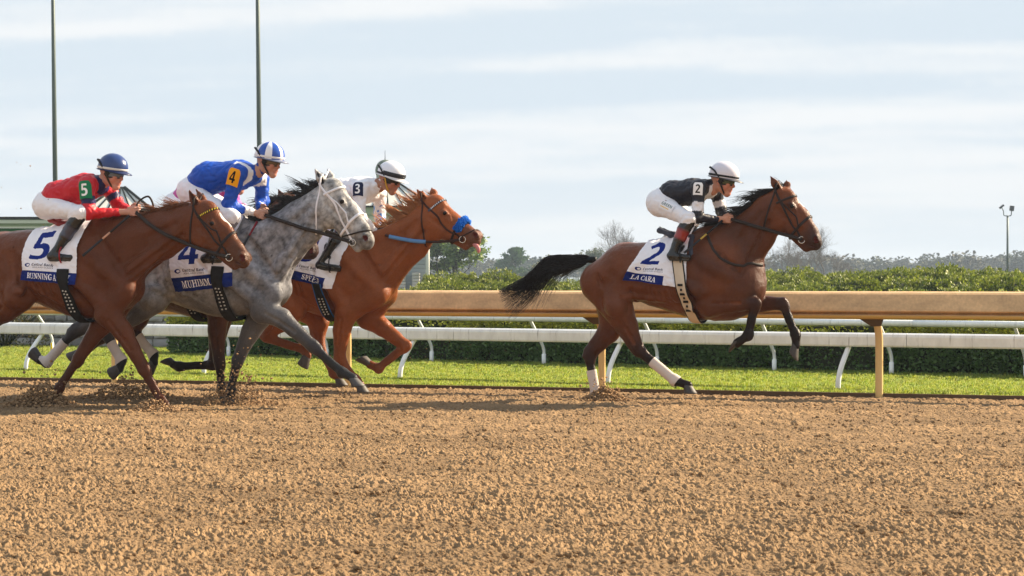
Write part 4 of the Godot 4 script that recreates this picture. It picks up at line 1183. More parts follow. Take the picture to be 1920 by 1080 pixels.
func make_dirt_spray() -> void:
	# earth thrown up round the hooves: real clods in the air and heaped on the ground
	var rng := RandomNumberGenerator.new()
	rng.seed = 202
	var base := clod_mesh(9)
	var m := painted(0.95, 0.2)
	var words := ["dirt heaped round the buried hind hoof of the leading bay", "dirt thrown up by the dark chestnut's pushing foreleg", "dirt flung up behind the grey's planted foreleg", "dirt broken round the landing near fore hoof of the dark chestnut", "dirt burst at the far left edge", "dirt kicked up under the hidden brown horse", "specks of dirt flying in the air behind the red rider", "specks of dirt flying over the grass before the hedge"]
	# along, across, length, height, width, count, largest, fall-off; the heaps lie where the hooves meet the ground
	var at := []
	for q in [[2, "heel_hf", 0.26, 0.12, 0.17, 1700, 0.014, 1.0], [5, "heel_f", 0.4, 0.2, 0.2, 2600, 0.014, 1.2], [4, "heel_f", 0.42, 0.4, 0.22, 1500, 0.012, 1.9], [5, "heel_n", 0.3, 0.09, 0.2, 1500, 0.013, 1.2]]:
		var jj := joints([HORSE_2, HORSE_4, HORSE_5][[2, 4, 5].find(q[0])])
		var spot: Vector3 = [SPOT_2, SPOT_4, SPOT_5][[2, 4, 5].find(q[0])]
		var p: Vector3 = jj[q[1]]
		var s0 := cos(TURN) * spot.x + sin(TURN) * spot.z
		var l0 := -sin(TURN) * spot.x + cos(TURN) * spot.z
		at.append([s0 + p.x + (0.12 if q[0] == 2 or q[0] == 4 else -0.05), l0 + p.z + 0.05] + q.slice(2))
	at.append_array([[-12.2, -17.3, 0.25, 0.34, 0.2, 1100, 0.014, 1.6], [-11.0, -18.5, 0.6, 0.22, 0.24, 1900, 0.013, 1.4], [-12.6, -17.3, 1.3, 0.0, 0.8, 160, 0.007, 0.0], [-10.9, -20.6, 2.6, 0.0, 0.6, 420, 0.006, 0.0]])
	for i in at.size():
		var a: Array = at[i]
		var mm := MultiMesh.new()
		mm.transform_format = MultiMesh.TRANSFORM_3D
		mm.use_colors = true
		mm.mesh = base
		mm.instance_count = a[5]
		for k in mm.instance_count:
			var x = rng.randfn() * a[2] * 0.42
			var y := 0.0
			var z: float = rng.randfn() * a[4] * 0.45
			if a[7] > 0.0:
				var top: float = a[3] * exp(-pow(x / a[2], 2.0) * 3.0 - pow(z / a[4], 2.0) * 2.0)
				y = top * pow(rng.randf(), a[7])
				if rng.randf() < 0.06:
					y += rng.randf() * a[3] * 1.2
			elif i == 6:
				x = rng.randf_range(-1.0, 1.0) * a[2]
				y = 1.35 + 0.9 * rng.randf()
			else:
				x = rng.randf_range(-1.0, 1.0) * a[2]
				y = 0.5 * pow(rng.randf(), 1.4)
			var r: float = a[6] * (0.25 + 0.75 * pow(rng.randf(), 3.0))
			mm.set_instance_transform(k, Transform3D(random_turn(rng).scaled(Vector3(r, r * 0.8, r * 1.2)), trk(a[0] + x, maxf(y, 0.005), a[1] + z)))
			var v := rng.randf_range(0.65, 1.1)
			mm.set_instance_color(k, Color(0.36 * v, 0.23 * v, 0.125 * v))
		var o := MultiMeshInstance3D.new()
		o.name = "flying_dirt"
		o.multimesh = mm
		o.material_override = m
		add_child(o, true)
		o.set_meta("kind", "stuff")
		o.set_meta("label", words[i])
		o.set_meta("category", "dirt")


# ---------------------------------------------------------------- horse and rider put together
var pool := {}
var hair_map: NoiseTexture2D
var chores := []


func chore(key: String, f: Field, cell: float) -> void:
	chores.append([key, f, cell])


func work(from: int, step: int) -> Array:
	var out := []
	for i in range(from, chores.size(), step):
		out.append([chores[i][0], chores[i][1].mesh(chores[i][2])])
	return out


func run_chores() -> void:
	chores.sort_custom(func(a, b): return a[1].all.size() / pow(a[2], 2.0) > b[1].all.size() / pow(b[2], 2.0))
	var hands := []
	for i in 4:
		var t := Thread.new()
		t.start(work.bind(i, 4))
		hands.append(t)
	for t: Thread in hands:
		for r: Array in t.wait_to_finish():
			pool[r[0]] = r[1]


func tag(o: Node, label: String, category: String, group := "") -> void:
	o.set_meta("label", label)
	o.set_meta("category", category)
	if group:
		o.set_meta("group", group)


func thing(called: String, label: String, category: String, at: Vector3, turn := 0.0, group := "") -> Node3D:
	var o := Node3D.new()
	o.name = called
	add_child(o, true)
	o.position = at
	o.rotation.y = turn
	tag(o, label, category, group)
	return o


func lin(r: float, g: float, b: float) -> Color:
	return Color(r, g, b).linear_to_srgb()


func mat(c: Color, rough := 0.8, metal := 0.0, spec := 0.28) -> StandardMaterial3D:
	var m := StandardMaterial3D.new()
	m.albedo_color = c.linear_to_srgb()
	m.roughness = rough
	m.metallic = metal
	m.metallic_specular = spec
	return m


func painted(rough := 0.8, spec := 0.5) -> StandardMaterial3D:
	var m := mat(Color.WHITE, rough, 0.0, spec)
	m.vertex_color_use_as_albedo = true
	return m


func coat_paint(p: Vector3, n: Vector3, c: Color, j: Dictionary, coat: Dictionary) -> Color:
	var v := relief.get_noise_3d(p.x * 0.55, p.y * 0.55, p.z * 0.55)
	c = c * (1.0 + 0.16 * v)
	if coat.dapple > 0.0:
		var d := spots.get_noise_3d(p.x, p.y, p.z)
		var on = coat.dapple * smoothstep(0.15, 0.5, c.r / coat.body.r)
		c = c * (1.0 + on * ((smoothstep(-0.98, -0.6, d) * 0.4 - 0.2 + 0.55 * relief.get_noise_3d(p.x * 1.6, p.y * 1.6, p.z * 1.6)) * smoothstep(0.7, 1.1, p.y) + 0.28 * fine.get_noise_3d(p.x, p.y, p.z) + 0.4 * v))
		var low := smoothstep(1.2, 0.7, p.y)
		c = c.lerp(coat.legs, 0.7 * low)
	else:
		c = c * (1.0 + 0.16 * fine.get_noise_3d(p.x, p.y, p.z))
	if coat.star > 0.0:
		var fw: Vector3 = (j.muz - j.cran).normalized()
		var up := -back_of(fw)
		var q: Vector3 = p - (j.eye * Vector3(1, 1, 0) + fw * 0.01)
		var along := q.dot(fw)
		var front := q.dot(up)
		if front > 0.03:
			var wide = 0.018 * coat.star * (1.0 - smoothstep(0.0, coat.blaze, along)) * smoothstep(-0.07, -0.01, along) + fine.get_noise_2d(along * 3.0, 1.0) * 0.004
			if absf(p.z) < wide:
				c = Color(0.62, 0.58, 0.54)
	return c


func strands(st: SurfaceTool, rng: RandomNumberGenerator, root: Vector3, path: Array, w: float) -> void:
	# one lock of hair: a thin three-sided taper along path, added to root
	var r := []
	var ps := []
	for i in path.size():
		ps.append(root + path[i])
		r.append(w * (1.0 - 0.85 * float(i) / (path.size() - 1)))
	tube(st, ps, r, 3, false)


func make_mane(j: Dictionary, f: Field, m: Material, o: Node3D, look: Dictionary, rng: RandomNumberGenerator) -> void:
	var st := begin()
	var crest := curve([j.crest0, j.crest1, j.crest2, j.crest3], 14)
	for i in int(look.count):
		var q := rng.randf()
		var at := q * (crest.size() - 1)
		var b: Vector3 = crest[int(at)].lerp(crest[mini(int(at) + 1, crest.size() - 1)], at - int(at))
		var ax: Vector3 = (crest[mini(int(at) + 1, crest.size() - 1)] - crest[maxi(int(at) - 1, 0)]).normalized()
		var out := back_of(ax) * -1.0
		if out.y < 0.0:
			out = -out
		var root := f.snap(b + Vector3(0, 0, rng.randf_range(-0.02, 0.03)), -0.006, 3)[0] as Vector3
		var clump := sin(q * 47.0 + look.seed) * 0.5 + sin(q * 19.0) * 0.5
		var lift: float = look.lift + 0.35 * clump + rng.randf_range(-0.2, 0.2)
		var l: float = look.length * rng.randf_range(0.45, 1.1) * (1.0 + 0.3 * clump)
		var wav := rng.randf_range(-1.0, 1.0)
		var side: float = look.side * rng.randf_range(-0.1, 0.5)
		var path := []
		for k in 7:
			var t := k / 6.0
			var d = out * (lift * t - look.sag * t * t) - ax * t * look.back + Vector3(0, 0, side * t)
			path.append(d * l + Vector3(0, sin(t * 5.0 + wav * 3.0) * 0.012 * t * (1.0 + wav), cos(t * 4.0 + wav * 5.0) * 0.02 * t))
		strands(st, rng, root, path, rng.randf_range(0.003, 0.0062))
	# forelock
	for i in 26:
		var root: Vector3 = j.earb_n.lerp(j.earb_f, rng.randf()) + Vector3(0.0, 0.02, 0)
		var path := []
		var l := rng.randf_range(0.06, 0.14)
		var a := rng.randf_range(-0.4, 0.5)
		for k in 5:
			var t := k / 4.0
			path.append(Vector3(-t * l * 0.8, t * l * (0.5 + a) - t * t * l * 0.3, (rng.randf() - 0.5) * 0.02 * t))
		strands(st, rng, root, path, 0.003)
	part("mane", st, m, o)


func make_tail(j: Dictionary, m: Material, o: Node3D, rng: RandomNumberGenerator, count: int) -> void:
	var st := begin()
	var spine := curve([j.t0, j.t1, j.t2, j.t3, j.t4], 6)
	for i in count:
		var start := pow(rng.randf(), 1.4) * 0.45 * (spine.size() - 1)
		var spread := Vector3(0, rng.randf_range(-1, 1), rng.randf_range(-1, 1)) * 0.046
		var fall := pow(rng.randf(), 2.5)
		var lenf := 1.0 - 0.6 * pow(rng.randf(), 1.5)
		var ps := []
		var r := []
		for k in 9:
			var t := k / 8.0
			var at := start + t * lenf * (spine.size() - 1 - start)
			var b: Vector3 = spine[int(at)].lerp(spine[mini(int(at) + 1, spine.size() - 1)], at - int(at))
			var g := sin(PI * minf(1.0, t * 0.85 + 0.1))
			var along := at / (spine.size() - 1)
			g = 0.35 + 1.3 * sin(PI * pow(clampf(along, 0.0, 1.0), 0.75)) - 0.1 * along
			ps.append(b + spread * g + Vector3(0.1 * fall * t, -fall * t * t * 0.26, 0) + Vector3(0, sin(t * 6.0 + i) * 0.008, cos(t * 5.0 + i * 1.7) * 0.012) * t)
			r.append(0.0042 * (1.0 - 0.85 * t))
		tube(st, ps, r, 3, false)
	part("tail", st, m, o)


func make_horse(k: int, j: Dictionary, cl: Dictionary, f: Field, o: Node3D, coat: Dictionary, tack: Dictionary) -> void:
	var rng := RandomNumberGenerator.new()
	rng.seed = 100 + k
	var hide := painted(0.29, 0.26)
	hide.heightmap_enabled = true
	hide.heightmap_scale = 0.4
	hide.heightmap_texture = hair_map
	hide.uv1_triplanar = true
	hide.uv1_scale = Vector3(2.6, 5.0, 2.6)
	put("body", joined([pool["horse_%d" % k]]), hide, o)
	for t in ["n", "f", "hn", "hf"]:
		put("hoof", hoof_mesh(j["co_" + t], j["toe_" + t], j["heel_" + t], coat.hoof), painted(0.6), o)
	var hair := mat(coat.hair, 0.5, 0.0, 0.4)
	make_mane(j, f, hair, o, coat.mane, rng)
	make_tail(j, hair, o, rng, 760 if k == 2 else 200)
	var glass := mat(Color(0.012, 0.008, 0.006), 0.06)
	for s in [1.0, -1.0]:
		var ball := SphereMesh.new()
		ball.radius = 0.021
		ball.height = 0.042
		ball.radial_segments = 20
		ball.rings = 12
		var e := put("eye", ball, glass, o)
		e.position = Vector3(j.eye.x, j.eye.y, 0)
		e.position = f.meet(Vector3(j.eye.x + 0.004, j.eye.y, 0.3 * s), Vector3(0, 0, -s), 0.3) - Vector3(0, 0, 0.008 * s)
	# bridle
	var leather := mat(tack.leather, 0.5)
	var pale := mat(tack.head, 0.55)
	var g := Field.new()
	g.b = f.b
	g.all = f.near(f.all, j.mid, 0.5)
	var fw: Vector3 = (j.muz - j.cran).normalized()
	var up := back_of(fw) * -1.0
	for s in [1.0, -1.0]:
		var z := Vector3(1, 1, s)
		var poll: Vector3 = j.earb_n * Vector3(1, 1, 0) - fw * 0.02 - up * 0.03 + Vector3(0, 0, 0.1 * s)
		var bit := Vector3(j.mouth.x, j.mouth.y, 0.075 * s)
		var st := begin()
		laid(st, g, [poll, j.eye * Vector3(1, 1, 0) - fw * 0.05 - up * 0.06 + Vector3(0, 0, 0.1 * s), j.cheek.lerp(j.mid, 0.65) + Vector3(0, 0, 0.1 * s) - up * 0.02, bit], 0.019, 0.005)
		part("cheekpiece", st, pale, o)
		if k != 3 and k != 1:
			st = begin()
			laid(st, g, [poll + fw * 0.02, j.eye * Vector3(1, 1, 0) - fw * 0.03 - up * 0.045 + Vector3(0, 0, 0.1 * s), j.cheek.lerp(j.mid, 0.85) + up * 0.03 + Vector3(0, 0, 0.1 * s), j.mid.lerp(j.nose, 0.45) - up * 0.035 + Vector3(0, 0, 0.09 * s)], 0.013, 0.005)
			part("noseband_hanger", st, pale, o)
		# bit ring
		var ring := TorusMesh.new()
		ring.inner_radius = 0.024
		ring.outer_radius = 0.032
		ring.rings = 24
		ring.ring_segments = 8
		var r := put("bit_ring", ring, mat(Color(0.62, 0.6, 0.56), 0.25, 1.0), o)
		var spot: Vector3 = g.snap(bit, 0.012)[0]
		r.position = spot
		r.rotation = Vector3(PI / 2, 0.25 * s, 0)
	var st := begin()
	var c0: Vector3 = j.cran + fw * 0.005
	ringed(st, g, c0 - up * 0.01, (fw * 0.95 - up * 0.25).normalized(), 0.02, 0.006, -PI * 0.6, PI * 0.6, 24)
	var bb := part("browband", st, mat(tack.brow, 0.5), o)
	if k == 5 or k == 3:
		for i in 9:
			var a := lerpf(0.15, 1.45, i / 8.0)
			var ax := (fw * 0.95 - up * 0.25).normalized()
			var x := Vector3(0, 0, 1).cross(ax).normalized()
			var zz := ax.cross(x).normalized()
			var d := x * cos(a) + zz * sin(a)
			var p := g.meet(c0 - up * 0.01 + d * 0.3, -d, 0.3, 0.007)
			var bit := BoxMesh.new()
			bit.size = Vector3(0.008, 0.014, 0.008)
			var stud := put("browband_stud", bit, mat(tack.stud, 0.35), bb)
			stud.position = p
	st = begin()
	var nb: Vector3 = j.mid.lerp(j.nose, 0.42)
	var nax := (fw + up * 0.12).normalized()
	ringed(st, g, nb - up * 0.01, nax, 0.024, 0.006)
	part("noseband", st, mat(tack.nose, 0.5), o)
	if k == 4 or k == 3:
		st = begin()
		ringed(st, g, j.nose + fw * 0.01 - up * 0.012, (fw * 0.9 - up * 0.45).normalized(), 0.014, 0.005)
		part("drop_noseband", st, leather, o)
	st = begin()
	var te: Vector3 = j.earb_n * Vector3(1, 1, 0) - fw * 0.02
	var tt: Vector3 = j.cheek - up * 0.13 - fw * 0.03
	ringed(st, g, te.lerp(tt, 0.5), -back_of((tt - te).normalized()), 0.015, 0.005, 0.0, TAU, 30, 0.3)
	part("throat_latch", st, pale, o)
	if k == 3:
		# the thick fleece roll across the nose
		var fl := begin()
		var x := nax.cross(Vector3(0, 0, 1)).normalized()
		for i in 620:
			var a := rng.randf_range(-1.6, 1.6)
			var d := (x if x.dot(up) > 0 else -x) * cos(a) + Vector3(0, 0, 1) * sin(a)
			var o3 := nb + fw * 0.02 + nax * rng.randf_range(-0.032, 0.032)
			var p := g.meet(o3 + d * 0.3, -d, 0.3, 0.0)
			var q := p + (d + Vector3(rng.randf_range(-0.4, 0.4), rng.randf_range(-0.4, 0.4), rng.randf_range(-0.4, 0.4))) * 0.03
			tube(fl, [p, p.lerp(q, 0.6), q], [0.008, 0.007, 0.003], 5)
		part("fleece_noseband", fl, mat(Color(0.012, 0.13, 0.5), 0.85), o)
		# tongue
		var tg := begin()
		tube(tg, curve([j.mouthf * Vector3(1, 1, 0) + Vector3(-0.05, 0.02, 0.02), j.mouthf * Vector3(1, 1, 0) + Vector3(0.0, -0.02, 0.03), j.mouthf * Vector3(1, 1, 0) + Vector3(0.01, -0.07, 0.035)], 5), [0.014, 0.018, 0.02, 0.021, 0.021, 0.02, 0.02, 0.018, 0.016, 0.012, 0.006], 10)
		part("tongue", tg, mat(Color(0.5, 0.2, 0.2), 0.35), o)
	if tack.breast:
		for s in [1.0, -1.0]:
			st = begin()
			var p0: Vector3 = j.withers + Vector3(0.06, 0.02, 0.16 * s)
			var p2 := Vector3(j.breast.x - 0.0, j.breast.y + 0.2, 0.16 * s)
			laid(st, f, [p0, p0.lerp(p2, 0.35) + Vector3(-0.02, -0.06, 0.06 * s), p0.lerp(p2, 0.7) + Vector3(-0.02, -0.04, 0.06 * s), p2, Vector3(j.breast.x + 0.12, j.breast.y + 0.19, 0.02 * s)], 0.024, 0.006, 7)
			part("breast_strap", st, leather, o)
	# saddle cloth, girth, saddle
	var yc: float = j.girth.y - 0.02
	var lay := func(a: float, b: float, s: float) -> Array:
		var yb := lerpf(cl.bl.y, cl.br.y, a)
		var most := atan2(0.3, yb - yc)
		var phi := acos(clampf(lerpf(1.0, cos(most), b), -1.0, 1.0)) * s
		var x := lerpf(lerpf(cl.tl.x, cl.tr.x, a), lerpf(cl.bl.x, cl.br.x, a), b)
		return [Vector3(x, yc, 0), Vector3(0, cos(phi), sin(phi))]
	var cloth_near := mat(Color.WHITE, 0.75, 0.0, 0.3)
	cloth_near.albedo_texture = tack.cloth
	put("saddle_cloth", wrapped(f, 42, 36, func(a, b): return lay.call(a, b, 1.0), 0.02, 0.009), cloth_near, o)
	put("saddle_cloth", wrapped(f, 16, 14, func(a, b): return lay.call(a, b, -1.0), 0.012, 0.01), mat(Color(0.78, 0.775, 0.8), 0.75), o)
	var band := func(a: float, b: float, wide: float) -> Array:
		var phi0 := atan2(0.3, j.gt.y - yc)
		var phi := lerpf(phi0, TAU - phi0, b)
		var w := (cos(phi0) - cos(phi)) / (cos(phi0) + 1.0)
		return [Vector3(lerpf(j.gt.x, j.gb.x, clampf(w * 1.05, 0.0, 1.0)) + (a - 0.5) * wide, yc, 0), Vector3(0, cos(phi), sin(phi))]
	var gir := put("girth", wrapped(f, 5, 60, func(a, b): return band.call(a, b, 0.085), 0.036), mat(tack.girth, 0.8), o)
	put("girth_edging", wrapped(f, 6, 60, func(a, b): return band.call(a, b, 0.108), 0.032), mat(tack.girth_edge, 0.7), gir)
	# lacing or rivets of the girth
	for i in 7:
		for c in [0.3, 0.7]:
			var r: Array = band.call(c if k != 2 else 0.5, 0.16 + i * 0.028, 0.085)
			var tf := Field.new()
			tf.b = f.b
			tf.all = f.trunk
			var p = tf.meet(r[0] + r[1] * 0.62, -r[1], 0.62, 0.04)
			var bm := BoxMesh.new()
			bm.size = Vector3(0.012, 0.012, 0.008) if k != 2 else Vector3(0.045 if i % 2 == 0 else 0.016, 0.02, 0.01)
			var rv := put("girth_stud", bm, mat(Color(0.5, 0.48, 0.42) if k != 2 else Color(0.015, 0.014, 0.014), 0.5), gir)
			rv.position = p
	put("saddle", joined([pool["saddle_%d" % k]]), mat(tack.saddle, 0.4), o)
	for s in [1.0, -1.0]:
		st = begin()
		var top: Vector3 = j.withers + Vector3(-0.14, -0.04, 0.2 * s)
		var foot: Vector3 = (tack.toe_n if s > 0 else tack.toe_f).lerp(tack.heel_n if s > 0 else tack.heel_f, 0.35)
		strap(st, [top, top.lerp(foot, 0.4) + Vector3(0, 0, 0.06 * s), foot + Vector3(0.0, 0.11, 0.0)], [Vector3(0, 0, s), Vector3(0, 0, s), Vector3(0, 0, s)], 0.026, 0.005)
		part("stirrup_leather", st, mat(tack.stirrup, 0.5), o)
		st = begin()
		var loop := []
		for i in 25:
			var a := TAU * i / 24.0
			loop.append(foot + Vector3(sin(a) * 0.012, 0.04 + cos(a) * (0.07 if cos(a) > 0 else 0.062), sin(a) * 0.055))
		tube(st, loop, [0.0065], 6, false)
		part("stirrup_iron", st, mat(tack.iron, 0.3, 0.6), o)
	# reins
	for s in [1.0, -1.0]:
		st = begin()
		var a: Vector3 = g.snap(Vector3(j.mouth.x, j.mouth.y, 0.08 * s), 0.015)[0]
		var b: Vector3 = (tack.hand_n if s > 0 else tack.hand_f) + Vector3(0.02, 0, 0)
		var pts := [a]
		for q in [0.1, 0.2, 0.3, 0.4, 0.5, 0.6, 0.7, 0.8, 0.9]:
			var p := a.lerp(b, q) - Vector3(0, sin(q * PI) * tack.slack, 0)
			p.z = lerpf(a.z, b.z, q)
			var nl := f.near(f.all, p, 0.05)
			if nl.size() and f.val(nl, p.x, p.y, p.z) < 0.02:
				p = f.snap(p + Vector3(0, 0, 0.04 * s), 0.018)[0]
			pts.append(p)
		pts.append(b)
		for turn in 3:
			var eased := pts.duplicate()
			for q in range(1, pts.size() - 1):
				eased[q] = (pts[q - 1] + pts[q] * 2.0 + pts[q + 1]) * 0.25
			pts = eased
		for q in range(1, pts.size() - 1):
			var nl := f.near(f.all, pts[q], 0.08)
			for i in 14:
				if nl.is_empty() or f.val(nl, pts[q].x, pts[q].y, pts[q].z) > 0.016:
					break
				pts[q].z += 0.012 * s
		var way := curve(pts, 4)
		var nrm := []
		for q in way:
			nrm.append(Vector3(0, 0.25, s).normalized())
		strap(st, way, nrm, 0.03 if k != 3 else 0.022, 0.008)
		part("rein", st, leather, o)
		if k == 3 and s > 0:
			st = begin()
			strap(st, way.slice(18, 36), nrm.slice(18, 36), 0.036, 0.014)
			part("rein_grip", st, mat(Color(0.1, 0.22, 0.42), 0.6), o)
	if k == 5:
		st = begin()
		var h: Vector3 = tack.hand_n
		tube(st, curve([h + Vector3(0, 0.02, -0.03), h + Vector3(0.02, 0.09, -0.06), h + Vector3(0.09, 0.13, -0.09), h + Vector3(0.13, 0.06, -0.1), h + Vector3(0.12, 0.0, -0.08), h + Vector3(0.02, 0.01, -0.04)], 6), [0.009], 6)
		part("rein_loop", st, leather, o)
	for t in coat.wraps:
		var hk: Vector3 = j["kn_" + t if not t.begins_with("h") else "hk_" + t.substr(1)]
		var ft: Vector3 = j["ft_" + t]
		var co: Vector3 = j["co_" + t]
		var wf := Field.new()
		wf.b = f.b
		wf.all = f.near(f.all, hk.lerp(ft, 0.6), 0.24)
		var wv := PackedVector3Array()
		var wu := PackedVector2Array()
		var d := (ft - hk).normalized()
		var x := back_of(d)
		for i in 31:
			var q := lerpf(coat.wrap_from, 1.06, i / 30.0)
			var c := hk.lerp(ft, q)
			for m in 21:
				var a := TAU * m / 20.0
				var dd := x * cos(a) + Vector3(0, 0, 1) * sin(a)
				wv.append(wf.meet(c + dd * 0.14, -dd, 0.14, 0.004 + 0.0025 * fposmod(i * 0.31 + m * 0.02, 1.0)))
				wu.append(Vector2(i / 30.0, m / 20.0))
		put("leg_bandage", sheet(wv, wu, 30, 20, 0.0), mat(coat.wrap, 0.9), o)


func saddle_field(j: Dictionary) -> Field:
	var f := Field.new()
	var w: Vector3 = j.withers
	for s in [1.0, -1.0]:
		f.add(w + Vector3(-0.06, 0.075, 0.03 * s), w + Vector3(-0.16, 0.05, 0.05 * s), 0.03, 0.026, 1.0, 0.03)
		f.add(w + Vector3(-0.16, 0.05, 0.05 * s), w + Vector3(-0.3, 0.045, 0.085 * s), 0.026, 0.024, 1.0, 0.03)
		f.add(w + Vector3(-0.3, 0.045, 0.085 * s), w + Vector3(-0.42, 0.085, 0.05 * s), 0.024, 0.02, 1.0, 0.03)
		f.add(w + Vector3(-0.42, 0.085, 0.05 * s), w + Vector3(-0.43, 0.09, 0.0), 0.02, 0.02, 1.0, 0.03)
		f.add(w + Vector3(-0.1, 0.02, 0.14 * s), w + Vector3(-0.06, -0.14, 0.25 * s), 0.035, 0.03, 1.6, 0.03)
		f.add(w + Vector3(-0.2, 0.0, 0.16 * s), w + Vector3(-0.14, -0.18, 0.27 * s), 0.03, 0.025, 1.6, 0.03)
	return f


func make_rider(k: int, j: Dictionary, hd: Transform3D, jf: Field, bf: Field, o: Node3D, c: Dictionary) -> void:
	put("body", joined([pool["body_%d" % k], pool["head_%d" % k], pool["hand_n_%d" % k], pool["hand_f_%d" % k]]), painted(0.55, 0.4), o)
	var silk := painted(0.5, 0.4)
	put("jacket", joined([pool["jacket_%d" % k]]), silk, o)
	put("breeches", joined([pool["breeches_%d" % k]]), painted(0.7, 0.3), o)
	put("boots", joined([pool["boots_%d" % k]]), painted(0.22, 0.5), o)
	var hm := put("helmet", helmet_mesh(c.cap), painted(0.28, 0.5), o)
	hm.transform = hd * Transform3D(Basis(), Vector3(0.008, 0.047, 0))
	put("brim", brim_mesh(), mat(c.brim, 0.4), hm)
	var st := begin()
	visor(st, -176, 176, -0.008, 0.012, 0.136, 0.111, 0.003, 44)
	put("helmet_band", smooth(st), mat(c.band, 0.6), hm)
	if c.has("spare"):
		st = begin()
		visor(st, -100, 100, 0.0, 0.034, 0.139, 0.114, 0.006, 30)
		put("spare_goggles", smooth(st), mat(Color(0.03, 0.03, 0.035), 0.15), hm)
	var gg := Node3D.new()
	gg.name = "goggles"
	o.add_child(gg, true)
	gg.transform = hd
	st = begin()
	visor(st, -74, 74, -0.024, 0.032, 0.103, 0.079, 0.012)
	put("lens", smooth(st), mat(c.lens, 0.05, 0.35), gg)
	st = begin()
	visor(st, -80, 80, 0.024, 0.036, 0.106, 0.082, 0.008)
	visor(st, -80, 80, -0.03, -0.02, 0.1, 0.078, 0.008)
	for s in [1.0, -1.0]:
		visor(st, 72 * s if s > 0 else -100.0, 100.0 if s > 0 else -72.0, -0.024, 0.034, 0.104, 0.083, 0.008, 8)
	put("goggle_frame", smooth(st), mat(Color(0.02, 0.02, 0.022), 0.4), gg)
	# strap round the helmet and the chin strap
	for s in [1.0, -1.0]:
		st = begin()
		strap(st, [Vector3(0.045, 0.0, 0.087 * s), Vector3(0.0, 0.035, 0.107 * s), Vector3(-0.05, 0.085, 0.108 * s), Vector3(-0.11, 0.11, 0.065 * s), Vector3(-0.132, 0.105, 0.0)], [Vector3(0.3, 0, s), Vector3(0, 0.2, s), Vector3(-0.4, 0.3, s), Vector3(-0.8, 0.5, s * 0.5), Vector3(-1, 0.4, 0)], 0.016, 0.004)
		put("goggle_strap", smooth(st), mat(Color(0.02, 0.02, 0.022), 0.6), gg)
		st = begin()
		strap(st, curve([Vector3(0.005, 0.03, 0.1 * s), Vector3(0.02, -0.03, 0.084 * s), Vector3(0.042, -0.085, 0.058 * s), Vector3(0.05, -0.128, 0.0)], 4), [Vector3(0, 0, s), Vector3(0, 0, s), Vector3(0, 0, s), Vector3(0, 0, s), Vector3(0, 0, s), Vector3(0, 0, s), Vector3(0, -0.2, s), Vector3(0, -0.3, s), Vector3(0, -0.5, s), Vector3(0, -0.7, s), Vector3(0, -0.8, s), Vector3(0, -1, 0.3 * s), Vector3(0, -1, 0)], 0.014, 0.004)
		put("chin_strap", smooth(st), mat(c.chin, 0.6), hm).transform = hm.transform.affine_inverse() * hd
	if c.has("print"):
		var bx: Vector3 = (j.kn_n - j.hip_n) * Vector3(1, 1, 0)
		bx = bx.normalized()
		var by := back_of(bx)
		var v := PackedVector3Array()
		var uv := PackedVector2Array()
		for i in 13:
			for q in 9:
				var p: Vector3 = j.hip_n + bx * (0.02 + 0.15 * i / 12.0) + by * (-0.06 + 0.075 * q / 8.0)
				v.append(bf.meet(Vector3(p.x, p.y, 0.5), Vector3(0, 0, -1), 0.5, 0.004))
				uv.append(Vector2(i / 12.0, q / 8.0))
		var pm := mat(Color.WHITE, 0.7)
		pm.albedo_texture = c.print
		put("thigh_print", sheet(v, uv, 12, 8, 0.0), pm, o)
	# the number on the near sleeve
	if c.has("badge"):
		var ax: Vector3 = (j.elb_n - j.sh_n).normalized()
		var dir := c.badge_dir as Vector3
		var bx := ax.cross(dir).normalized()
		if bx.x < 0:
			bx = -bx
		var v := PackedVector3Array()
		var uv := PackedVector2Array()
		for i in 13:
			for q in 13:
				var a := i / 12.0
				var b := q / 12.0
				var cut := 1.0 - 0.3 * pow(maxf(0.0, 1.0 - b * 4.0), 2.0)
				var p: Vector3 = j.sh_n + ax * ((b - 0.5) * c.badge_size * 1.3 + c.badge_at) + bx * (a - 0.5) * c.badge_size * cut
				v.append(jf.meet(p + dir * 0.3, -dir, 0.4, 0.007))
				uv.append(Vector2(a, b))
		var bm := mat(Color.WHITE, 0.55)
		bm.albedo_texture = c.badge
		put("number_badge", sheet(v, uv, 12, 12, 0.0), bm, o)


func smooth(st: SurfaceTool) -> ArrayMesh:
	st.generate_normals()
	return st.commit()


# ---------------------------------------------------------------- horses
func joints(text: String) -> Dictionary:
	var d := {}
	for part in text.split("; "):
		var w := part.split(" ")
		d[w[0]] = Vector3(float(w[1]), float(w[2]), float(w[3]))
	return d


func back_of(d: Vector3) -> Vector3:
	return Vector3(d.y, -d.x, 0).normalized()


